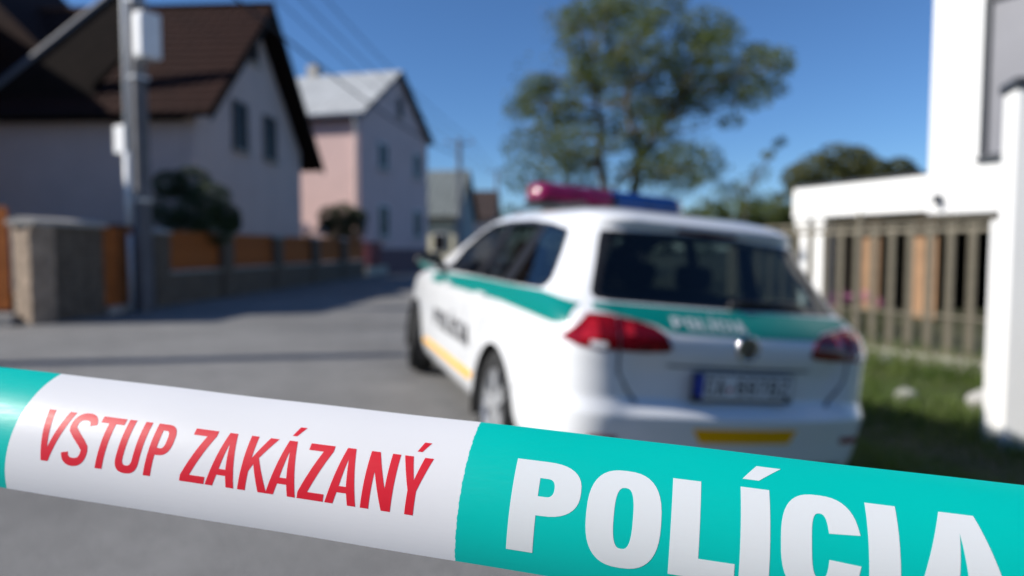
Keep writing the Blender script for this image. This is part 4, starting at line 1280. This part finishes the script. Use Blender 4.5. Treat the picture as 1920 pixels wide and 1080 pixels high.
# ------------------------------------------------------------------ right side: white house with carport, gate, posts
M_WHITE = mat("render_white", (0.80, 0.80, 0.79), 0.85, var=0.025, scale=1.0, bump=0.1, bscale=120)
M_ANTH = mat("frame_anthracite", (0.045, 0.05, 0.06), 0.45, var=0.1)
M_BLIND = mat("grey_blind", (0.20, 0.20, 0.22), 0.5, coat=0.3, var=0.05, scale=2)
M_LARCH = mat("larch_boards", (0.34, 0.20, 0.11), 0.6, var=0.22, scale=2.5, bump=0.2)
M_GATE = mat("gate_beige_iron", (0.175, 0.155, 0.115), 0.6, 0.1, var=0.2, scale=20)
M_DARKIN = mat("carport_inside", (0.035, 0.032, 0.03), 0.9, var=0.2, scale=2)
# carport wing: local x along its front (towards the camera side), local y into the depth
K0, K1 = Vector((6.66, 11.0)), Vector((5.60, 13.68))
kd = (K0 - K1).normalized()                       # along the front, from the far left end to the near right end
krz = math.atan2(kd.y, kd.x)
CP = empty("carport", (K1.x, K1.y, 0), krz, "low flat-roofed white carport wing joined to the white house", "carport")
zb = -0.45
Lk = (K0 - K1).length
def kx(u):   # local x on the front for a photo column
    r = (u - 960) / F_PX
    return (r * K1.y - K1.x) / (kd.x - r * kd.y)
obj("roof_fascia", box(bmesh.new(), (Lk / 2, 2.6, 2.10), (Lk, 5.2, 0.58), bevel=0.01), M_WHITE, CP)
obj("roof_edge", box(bmesh.new(), (Lk / 2 - .02, 2.6, 2.415), (Lk, 5.24, 0.045)), M_ANTH, CP)
for xx, wd in ((0.18, 0.34), (0.62, 0.26)):
    obj("column", box(bmesh.new(), (xx, 0.22, (1.81 + zb) / 2), (wd, 0.34, 1.805 - zb)), M_WHITE, CP)
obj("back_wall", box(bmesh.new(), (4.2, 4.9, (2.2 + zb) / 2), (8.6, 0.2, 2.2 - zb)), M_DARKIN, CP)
for x0, n in ((kx(1568), 3), (kx(1668), 3)):
    for i in range(n):
        obj("timber_board", box(bmesh.new(), (x0 + i * 0.15, 0.65, (1.78 + zb) / 2), (0.14, 0.03, 1.78 - zb), bevel=0.004), M_LARCH, CP)
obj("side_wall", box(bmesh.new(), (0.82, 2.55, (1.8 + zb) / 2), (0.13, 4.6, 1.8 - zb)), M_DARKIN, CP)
# main block
B_d = Vector((0.5, -0.866))
brz = math.atan2(B_d.y, B_d.x)
WB = empty("house", (K0.x, K0.y, 0), brz, "tall modern white house with big grey window at the right edge", "house")
def bx_at(u):
    r = (u - 960) / F_PX
    return (r * K0.y - K0.x) / (B_d.x - r * B_d.y)
t0, t1 = bx_at(1826), bx_at(1826) + 2.6
zs, zt = 2.56, 4.95
zw = 7.4
xo = bx_at(1874)                                  # carport opening runs on under the block
for (a, b_, c, d_) in ((0, t0, 1.76, zw), (t1, 6.0, 1.76, zw), (xo, 6.0, zb, 1.76), (t0 + .001, t1 - .001, 1.76, zs), (t0 + .001, t1 - .001, zt, zw)):
    obj("wall", box(bmesh.new(), ((a + b_) / 2, 0.2, (c + d_) / 2), (b_ - a, 0.4, d_ - c)), M_WHITE, WB)
obj("wall", box(bmesh.new(), (0.2, 4.2, (zw + 1.76) / 2), (0.4, 7.59, zw - 1.76)), M_WHITE, WB)
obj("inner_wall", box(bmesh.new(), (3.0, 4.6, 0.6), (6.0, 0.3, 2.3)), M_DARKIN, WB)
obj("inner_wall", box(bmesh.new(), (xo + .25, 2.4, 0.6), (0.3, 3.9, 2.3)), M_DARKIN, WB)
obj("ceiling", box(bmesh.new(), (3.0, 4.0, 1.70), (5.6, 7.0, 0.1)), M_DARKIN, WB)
obj("roof_edge", box(bmesh.new(), (3.0, 3.9, zw + .04), (6.1, 8.0, 0.08)), M_ANTH, WB)
wf = bmesh.new()
ft = 0.06
for (cx, cz, sx, sz) in (((t0 + t1) / 2, zs + ft / 2, t1 - t0, ft), ((t0 + t1) / 2, zt - ft / 2, t1 - t0, ft), (t0 + ft / 2, (zs + zt) / 2, ft, zt - zs - 2 * ft), (t1 - ft / 2, (zs + zt) / 2, ft, zt - zs - 2 * ft)):
    box(wf, (cx, 0.08, cz), (sx, 0.12, sz))
win = obj("window", wf, M_ANTH, WB)
obj("pane", box(bmesh.new(), ((t0 + t1) / 2, 0.10, (zs + zt) / 2), (t1 - t0 - 2 * ft, 0.02, zt - zs - 2 * ft)), M_BLIND, win)
obj("sill", box(bmesh.new(), ((t0 + t1) / 2, -0.03, zs - .02), (t1 - t0 + .05, 0.14, 0.035)), M_ANTH, win)
lb = bmesh.new(); tube(lb, [(0.18, -0.02, 2.02), (0.18, -0.10, 2.02), (0.18, -0.10, 1.90)], [.05, .055, .04], 10)
obj("wall_lamp", lb, M_ANTH, WB, smooth=True)
obj("interior_floor", box(bmesh.new(), (3.0, 4.0, 2.3), (5.6, 7.0, 0.1)), M_DARKIN, WB)

# iron gate with twisted bars in front of the carport
G0, G1 = Vector((3.30, 10.36)), Vector((5.02, 6.92))
gd = (G1 - G0).normalized(); grz = math.atan2(gd.y, gd.x); GL = (G1 - G0).length
gz = ground_z(4.3, 8.3) - 0.02
GT = empty("iron_fence", (G0.x, G0.y, gz), grz, "beige wrought-iron fence of twisted bars before the carport", "fence")
H_G = 1.52 - gz
def twisted_bar(h, w, t, pitch):
    vs, fs = [], []
    n = int(h / pitch * 10)
    for i in range(n + 1):
        a = 2 * math.pi * (i / n) * (h / pitch) / 2
        for sx, sy in ((-1, -1), (1, -1), (1, 1), (-1, 1)):
            x, y = sx * w / 2, sy * t / 2
            vs.append((x * math.cos(a) - y * math.sin(a), x * math.sin(a) + y * math.cos(a), h * i / n))
    for i in range(n):
        for k in range(4):
            fs.append((i * 4 + k, i * 4 + (k + 1) % 4, i * 4 + 4 + (k + 1) % 4, i * 4 + 4 + k))
    me = bpy.data.meshes.new("bar"); me.from_pydata(vs, [], fs); me.update(); me.materials.append(M_GATE)
    return me
tb_ = bmesh.new(); box(tb_, (0, 0, (H_G - 0.27) / 2), (0.034, 0.020, H_G - 0.27), bevel=0.004)
ob = obj("bar", tb_, M_GATE, GT); tw = ob.data
tn = twisted_bar(H_G - 0.27, 0.024, 0.024, 0.09)
n = round(GL / 0.225)
ob.location = (0.5 * GL / n, 0, 0.16)
for i in range(1, n):
    b = link(bpy.data.objects.new("bar", tw), GT); b.location = ((i + .5) * GL / n, 0, 0.16)
for i in range(n):
    for s_ in (-1, 1):
        b = link(bpy.data.objects.new("twisted_rod", tn), GT); b.location = ((i + .5) * GL / n + s_ * .030, -.006, 0.16)
for z, hh in ((0.14, .04), (H_G - 0.105, .045), (H_G - 0.01, .03), (0.56, .02)):
    obj("rail", box(bmesh.new(), (GL / 2, 0.0, z), (GL, 0.035, hh)), M_GATE, GT)
for i in range(n):        # scroll frieze between the two top rails
    pts = [((i + .5) * GL / n + 0.04 * math.cos(a), 0, H_G - 0.056 + 0.028 * math.sin(a)) for a in [2 * math.pi * k / 14 for k in range(15)]]
    bm = bmesh.new(); tube(bm, pts, 0.011, 5, cap=False); obj("scroll", bm, M_GATE, GT)
bm = bmesh.new()
for k in range(19):
    z = 0.2 + k * (H_G - 0.36) / 19
    for i in range(n):
        x = (i + .5) * GL / n
        tube(bm, [(x - .036, -.018, z), (x, -.03, z + .012), (x + .036, -.018, z)], 0.005, 4)
o = obj("wire_ties", bm, M_GATE, GT); o["kind"] = "stuff"
for x in (0.0, GL * 0.56, GL):
    ps = obj("post", box(bmesh.new(), (x, 0.03, H_G / 2), (0.06, 0.05, H_G + 0.02)), M_GATE, GT)
    bm = bmesh.new(); tube(bm, [(x, .03, H_G + .01), (x, .03, H_G + .05), (x, .03, H_G + .10), (x, .03, H_G + .16)], [.03, .045, .03, .004], 10)
    obj("finial", bm, M_GATE, ps, smooth=True)
obj("plinth", box(bmesh.new(), (GL / 2, 0.02, 0.02), (GL + .1, 0.24, 0.20), bevel=0.02), mat("plinth_pale", (0.50, 0.47, 0.42), 0.9, var=0.15, scale=5, bump=0.3), GT)

# white posts by the right edge
def post(name, u, y, w, ztop, m, label, cap=None, cat="post"):
    x = (u - 960) / F_PX * y
    g0 = ground_z(x, y)
    e = empty(name, (x, y, g0), R(-18), label, cat, "gate posts at the right edge")
    obj("shaft", box(bmesh.new(), (0, 0, (ztop - g0) / 2 - .1), (w, w, ztop - g0 + .2), bevel=0.006), m, e)
    if cap: obj("cap", box(bmesh.new(), (0, 0, ztop - g0 + .035), (w + .05, w + .05, 0.07), bevel=0.01), cap, e)
    return e
post("gate_post", 1871, 5.05, 0.092, 1.42, M_WHITE, "shorter slim white gate post at the right edge")
post("gate_post", 1921, 4.95, 0.26, 2.34, M_WHITE, "broad tall white pier with dark cap at the right edge", M_ANTH)
# ------------------------------------------------------------------ vegetation
def leaf_mat(name, c, c2, tr=0.35):
    m = bpy.data.materials.new(name); m.use_nodes = True
    nt = m.node_tree; b = nt.nodes["Principled BSDF"]
    tc = nt.nodes.new("ShaderNodeTexCoord"); nz = nt.nodes.new("ShaderNodeTexNoise")
    nz.inputs["Scale"].default_value = 1.7; nz.inputs["Detail"].default_value = 8; nz.inputs["Roughness"].default_value = 0.75
    nt.links.new(tc.outputs["Object"], nz.inputs["Vector"])
    rp = nt.nodes.new("ShaderNodeValToRGB")
    rp.color_ramp.elements[0].position, rp.color_ramp.elements[1].position = 0.35, 0.65
    rp.color_ramp.elements[0].color = (*c, 1); rp.color_ramp.elements[1].color = (*c2, 1)
    nt.links.new(nz.outputs["Fac"], rp.inputs[0]); nt.links.new(rp.outputs[0], b.inputs["Base Color"])
    b.inputs["Roughness"].default_value = 0.5
    t = nt.nodes.new("ShaderNodeBsdfTranslucent"); nt.links.new(rp.outputs[0], t.inputs[0])
    mx = nt.nodes.new("ShaderNodeMixShader"); mx.inputs[0].default_value = tr
    nt.links.new(b.outputs[0], mx.inputs[1]); nt.links.new(t.outputs[0], mx.inputs[2])
    nt.links.new(mx.outputs[0], nt.nodes["Material Output"].inputs[0])
    return m
M_LEAF = leaf_mat("leaf_green", (0.07, 0.11, 0.024), (0.18, 0.21, 0.065), 0.5)
M_LEAFDK = leaf_mat("leaf_dark", (0.022, 0.042, 0.014), (0.07, 0.10, 0.03), 0.2)
M_LEAFYE = leaf_mat("leaf_olive", (0.06, 0.075, 0.02), (0.14, 0.14, 0.045))
M_BARK = mat("bark", (0.09, 0.075, 0.06), 0.95, var=0.35, scale=6, bump=0.8, bscale=30)
def leaf_cloud(clumps, n_per, size, seed, shell=0.55):
    """clumps: (centre, radius vector); leaves as small bent quads spread through each clump"""
    r = random.Random(seed)
    vs, fs = [], []
    for (c, rad, dens) in clumps:
        for _ in range(int(n_per * dens)):
            while True:
                d = Vector((r.uniform(-1, 1), r.uniform(-1, 1), r.uniform(-1, 1)))
                if 0.02 < d.length < 1: break
            l = d.length
            d = d.normalized() * (l ** shell)
            p = Vector((c[0] + d.x * rad[0], c[1] + d.y * rad[1], c[2] + d.z * rad[2]))
            a = Vector((r.gauss(0, 1), r.gauss(0, 1), r.gauss(0, .6))).normalized()
            b = a.cross(Vector((r.gauss(0, 1), r.gauss(0, 1), r.gauss(0, 1)))).normalized()
            s = size * r.uniform(0.6, 1.3)
            k = len(vs)
            bend = a.cross(b) * s * 0.15
            vs += [p - a * s, p + b * s * .42 + bend, p + a * s, p - b * s * .42 + bend]
            fs += [(k, k + 1, k + 2), (k, k + 2, k + 3)]
    return vs, fs
def limb(bm, a, b, r0, r1, r, n=5, wob=0.12):
    a, b = Vector(a), Vector(b)
    pts = [a.lerp(b, i / n) + (Vector((r.uniform(-1, 1), r.uniform(-1, 1), r.uniform(-.5, .5))) * wob * (b - a).length * (0 if i in (0, n) else .5)) for i in range(n + 1)]
    tube(bm, pts, [lerp(r0, r1, i / n) for i in range(n + 1)], 7)
    return pts
# the big open tree behind the car ------------------------------------------------
TY = 19.0
r = random.Random(11)
zc = [(400, 100, 55), (470, 70, 60), (560, 60, 75), (680, 70, 75), (620, 20, 60), (850, 10, 55), (770, 100, 50), (1010, 130, 80), (960, 190, 60), (1110, 155, 55), (1040, 220, 60),
      (1290, 290, 70), (1345, 285, 35), (1230, 245, 50), (1180, 400, 75), (1230, 440, 45), (1090, 320, 70), (1130, 380, 60), (960, 320, 60), (870, 330, 60), (830, 250, 45),
      (720, 180, 55), (560, 200, 50), (400, 190, 35), (500, 290, 55), (470, 370, 60), (560, 330, 45), (255, 400, 55), (300, 380, 40), (180, 490, 50), (240, 460, 50), (330, 540, 55),
      (410, 520, 55), (210, 660, 50), (330, 590, 45), (390, 470, 40), (600, 420, 60), (690, 480, 65), (780, 500, 70), (860, 480, 55), (700, 330, 55), (640, 280, 45), (760, 380, 40),
      (430, 650, 50), (380, 760, 60), (200, 790, 45), (470, 750, 55), (560, 560, 50), (640, 620, 45), (850, 720, 55), (950, 740, 55), (1020, 750, 40), (860, 810, 55), (1130, 540, 35),
      (1330, 400, 40), (780, 640, 50), (820, 560, 45), (960, 420, 50), (1020, 480, 40), (760, 740, 40), (690, 780, 40)]
clumps = []
for (zx, zy, s) in zc:
    c = at(900 + zx / 2.4, zy / 2.4, TY + r.uniform(-2.2, 2.2))
    k = s / 2.4 / F_PX * TY
    w_ = 1.45 if zy > 560 else 1.0
    clumps.append((c, (k * 1.75 * w_, k * 1.6 * w_, k * 1.25 * w_), (s / 55) ** 2 * (1.5 if zy > 600 else 1.0)))
for _ in range(46):          # loose filling between the main clumps
    a_, q_ = r.uniform(0, 6.283), math.sqrt(r.random())
    u_, v_ = 1195 + 225 * q_ * math.cos(a_), 185 + 185 * q_ * math.sin(a_)
    if u_ > 1330 and v_ > 230: continue
    k = r.uniform(24, 40) / F_PX * TY
    clumps.append((at(u_, v_, TY + r.uniform(-2, 2)), (k * 1.5, k * 1.3, k * 1.1), 0.24))
tb = at(1175, 480, TY)
tree = empty("tree", (0, 0, 0), 0, "big airy leafy tree rising right behind the police car", "tree")
vs, fs = leaf_cloud(clumps, 300, 0.075, 5, 0.9)
pyobj("crown", vs, fs, M_LEAF, tree)
bm = bmesh.new()
g0 = ground_z(tb.x, TY)
f1 = limb(bm, (tb.x + .05, TY, g0 - .2), at(1195, 300, TY), 0.22, 0.13, r, 6, .05)
f2 = limb(bm, (tb.x - .15, TY + .1, g0 - .2), at(1125, 260, TY - .5), 0.16, 0.10, r, 6, .06)
f3 = limb(bm, at(1195, 300, TY), at(1275, 180, TY + .5), 0.12, 0.07, r)
f4 = limb(bm, at(1125, 260, TY - .5), at(1110, 120, TY - .8), 0.09, 0.05, r)
f5 = limb(bm, at(1195, 300, TY), at(1170, 120, TY + .2), 0.10, 0.05, r)
f6 = limb(bm, (tb.x + .02, TY - .1, g0 - .2), at(1160, 330, TY - .3), 0.10, 0.06, r)
hubs = f1[3:] + f2[3:] + f3 + f4 + f5 + f6[3:]
for (c, rad, d) in clumps:
    h = min(hubs, key=lambda q: (q - c).length + (0.6 if q.z > c.z else 0))
    pts = limb(bm, h, c, 0.035, 0.012, r, 4, .15)
    for k in range(3):
        limb(bm, pts[-2 + k % 2], c + Vector((r.uniform(-1, 1) * rad[0], r.uniform(-1, 1) * rad[1], r.uniform(-1, 1) * rad[2])), 0.014, 0.005, r, 3, .15)
obj("trunk", bm, M_BARK, tree, smooth=True)
def simple_tree(name, label, cat, spots, depth, size, n_per, m, seed, group=None, base=None, spread=1.2):
    rr = random.Random(seed)
    cl = []
    for (u, v, s) in spots:
        c = at(u, v, depth + rr.uniform(-spread, spread)); k = s / F_PX * depth
        cl.append((c, (k * 1.1, k * 1.1, k * .9), 1.0))
    e = empty(name, (0, 0, 0), 0, label, cat, group)
    vs, fs = leaf_cloud(cl, n_per, size, seed)
    pyobj("crown" if cat == "tree" else "foliage", vs, fs, m, e)
    bm = bmesh.new()
    bx = sum(c[0].x for c in cl) / len(cl) if base is None else base[0]; by = depth if base is None else base[1]
    g = ground_z(bx, by)
    top = Vector((bx, by, max(g + .3, sum(c[0].z for c in cl) / len(cl) - .3)))
    limb(bm, (bx, by, g - .2), top, max(.03, size * .9), max(.02, size * .5), rr, 5, .05)
    for (c, rad, d) in cl: limb(bm, top, c, max(.015, size * .4), .01, rr, 3, .12)
    obj("trunk" if cat == "tree" else "stem", bm, M_BARK, e, smooth=True)
    return e
simple_tree("tree", "round olive-green tree peeping over the carport roof", "tree",
            [(1500, 335, 30), (1530, 318, 36), (1570, 300, 36), (1605, 305, 34), (1640, 320, 28), (1685, 318, 26), (1705, 330, 20), (1560, 335, 36), (1610, 335, 30), (1520, 355, 34), (1490, 380, 34), (1660, 345, 24), (1475, 420, 34), (1520, 400, 30)],
            30, 0.13, 520, M_LEAFYE, 21, "background trees")
simple_tree("tree", "low dark hedge-like tree between the car roof and the carport", "tree",
            [(1300, 412, 26), (1340, 405, 26), (1380, 400, 30), (1415, 398, 30), (1450, 405, 32), (1475, 412, 24), (1350, 430, 30), (1400, 430, 34), (1450, 432, 34), (1500, 440, 30)],
            26, 0.12, 380, M_LEAF, 22, "background trees")
simple_tree("sapling", "thin wispy sapling right of the big tree", "tree",
            [(1400, 345, 24), (1425, 325, 20), (1440, 290, 12), (1462, 268, 12), (1380, 360, 22), (1410, 375, 24), (1440, 372, 18), (1360, 350, 16), (1340, 372, 20), (1320, 385, 18)],
            23, 0.07, 100, M_LEAF, 23, "background trees")
simple_tree("bush", "large dark bush behind the fence beside the lavender house", "bush",
            [(320, 345, 30), (360, 340, 32), (395, 372, 34), (330, 385, 42), (375, 400, 42), (420, 405, 28), (300, 420, 40), (350, 430, 40), (400, 430, 34), (430, 420, 20)],
            15.6, 0.042, 1300, M_LEAFDK, 24, "shrubs behind the fence", base=(-7.6, 15.6), spread=.35)
simple_tree("bush", "clipped round green bush in front of the pink house", "bush",
            [(620, 405, 22), (645, 400, 24), (668, 408, 20), (630, 425, 26), (660, 428, 24), (645, 445, 26), (612, 425, 14)],
            26.2, 0.06, 900, M_LEAFDK, 25, "shrubs behind the fence", base=(-6.6, 26.2), spread=.4)
# pale flower heads over the fence
fb = empty("flowering_shrub", (0, 0, 0), 0, "small shrub with two pale flower heads above the fence", "shrub", "shrubs behind the fence")
M_PETAL = mat("petal_white", (0.72, 0.68, 0.74), 0.7, var=0.1, scale=20)
cl = [(at(573, 430, 24.5), (.20, .2, .22), 1.0), (at(602, 434, 24.8), (.20, .2, .13), .7)]
vs, fs = leaf_cloud(cl, 260, 0.035, 31); pyobj("flower_head", vs, fs, M_PETAL, fb)
bm = bmesh.new()
for (c, rad, d) in cl: limb(bm, (c.x, c.y, GZ - .1), c, .03, .015, r, 4, .03)
obj("stem", bm, M_BARK, fb)
cl = [(at(588, 445, 24.7), (.5, .3, .35), 1.0)]
vs, fs = leaf_cloud(cl, 300, 0.05, 32); pyobj("foliage", vs, fs, M_LEAFDK, fb)
# pink flowers in front of the iron fence
fb = empty("flower_bed", (0, 0, 0), 0, "clump of pink flowers behind the iron fence by the car", "flowers")
M_PK = mat("petal_pink", (0.55, 0.17, 0.36), 0.7, var=0.25, scale=20)
cl = [(at(u, v, 10.4), (.10, .12, .09), 1.0) for u, v in ((1562, 560), (1580, 552), (1600, 562), (1622, 556), (1640, 566), (1570, 575))]
vs, fs = leaf_cloud(cl, 70, 0.022, 33); pyobj("blossom", vs, fs, M_PK, fb)
cl = [(at(u, 620, 10.4), (.16, .15, .38), 1.0) for u in (1565, 1590, 1615, 1640)]
vs, fs = leaf_cloud(cl, 160, 0.04, 34); pyobj("foliage", vs, fs, M_LEAF, fb)
bm = bmesh.new()
for u, v in ((1562, 560), (1600, 562), (1640, 566), (1580, 552)):
    c = at(u, v, 10.4); limb(bm, (c.x, c.y, ground_z(c.x, c.y) - .05), c, .012, .006, r, 3, .03)
obj("stem", bm, M_BARK, fb)
# grass verge on the right ------------------------------------------------------------
r = random.Random(41)
vs, fs = [], []
M_GRASS = leaf_mat("grass_blades", (0.07, 0.13, 0.022), (0.16, 0.21, 0.05), 0.4)
n = 0
while n < 42000:
    y = r.uniform(2.2, 10.8); x = r.uniform(0.9, 7.5)
    if x < road_r(y) - 0.1 + r.random() * .3: continue
    if r.random() > 1.25 - 0.09 * y: continue
    if (x - 5.02) * 3.44 + (y - 6.92) * 1.72 > 0.6: continue
    z = ground_z(x, y) - 0.025
    h = r.uniform(0.05, 0.13) * (1 + .6 * math.sin(x * 3.1 + y * 1.7)) * (1 + 1.3 * sst(5.2, 7.5, y) * r.random()) ; a = r.uniform(0, 6.283); l = h * r.uniform(.2, .8); b = r.uniform(0, 6.283)
    w = r.uniform(.003, .006)
    dx, dy = math.cos(a) * w, math.sin(a) * w
    k = len(vs)
    tx, ty = x + math.cos(b) * l, y + math.sin(b) * l
    mx_, my_ = x + math.cos(b) * l * .35, y + math.sin(b) * l * .35
    vs += [(x - dx, y - dy, z), (x + dx, y + dy, z), (mx_ + dx * .8, my_ + dy * .8, z + h * .6), (mx_ - dx * .8, my_ - dy * .8, z + h * .6), (tx, ty, z + h)]
    fs += [(k, k + 1, k + 2, k + 3), (k + 3, k + 2, k + 4)]
    n += 1
tag(pyobj("grass", vs, fs, M_GRASS), "rough green grass on the verge right of the car", "grass", kind="stuff")
# pale stones in the grass
def stone(u, v, sx, sz, seed, label):
    y = 1.0
    # find the ground point under this column
    best = None
    for k in range(300):
        yy = 3 + k * .03; q = at(u, v, yy)
        d = abs(q.z - ground_z(q.x, yy))
        if best is None or d < best[0]: best = (d, q)
    q = best[1]; rr = random.Random(seed)
    bm = bmesh.new(); t = bmesh.ops.create_icosphere(bm, subdivisions=3, radius=1.0)
    ph = [rr.uniform(0, 6) for _ in range(6)]
    for vv in t['verts']:
        c = vv.co.copy(); k = 1 + .13 * math.sin(3 * c.x + ph[0]) + .12 * math.sin(4 * c.y + ph[1]) + .1 * math.sin(5 * c.z + ph[2])
        vv.co = Vector((c.x * sx * k, c.y * sx * .7 * k, c.z * sz * k))
    o = obj("stone", bm, mat("pale_stone", (0.42, 0.41, 0.39), 0.9, var=0.15, scale=6, bump=0.5, bscale=25), smooth=True)
    o.location = (q.x, q.y, ground_z(q.x, q.y) + sz * .55)
    tag(o, label, "stone", "pale stones in the grass")
stone(1697, 752, 0.11, 0.07, 1, "flat pale stone in the grass between car and gate post")
stone(1838, 772, 0.10, 0.13, 2, "white upright stone in the grass touching the white gate post")
stone(1662, 680, 0.10, 0.06, 3, "small pale stone at the foot of the iron fence")

# far-off woods closing the view
r = random.Random(77)
cl = []
for k in range(70):
    x = -75 + k * 2.6 + r.uniform(-1, 1); y = 118 + r.uniform(-8, 14); h = r.uniform(3.0, 5.5)
    cl.append((Vector((x, y, h * .75)), (r.uniform(2.2, 3.6), 2.5, h * .9), 1.0))
vs, fs = leaf_cloud(cl, 230, 0.55, 78)
tag(pyobj("distant_woods", vs, fs, M_LEAFDK), "far-off dark line of woods beyond the end of the street", "woods", kind="stuff")
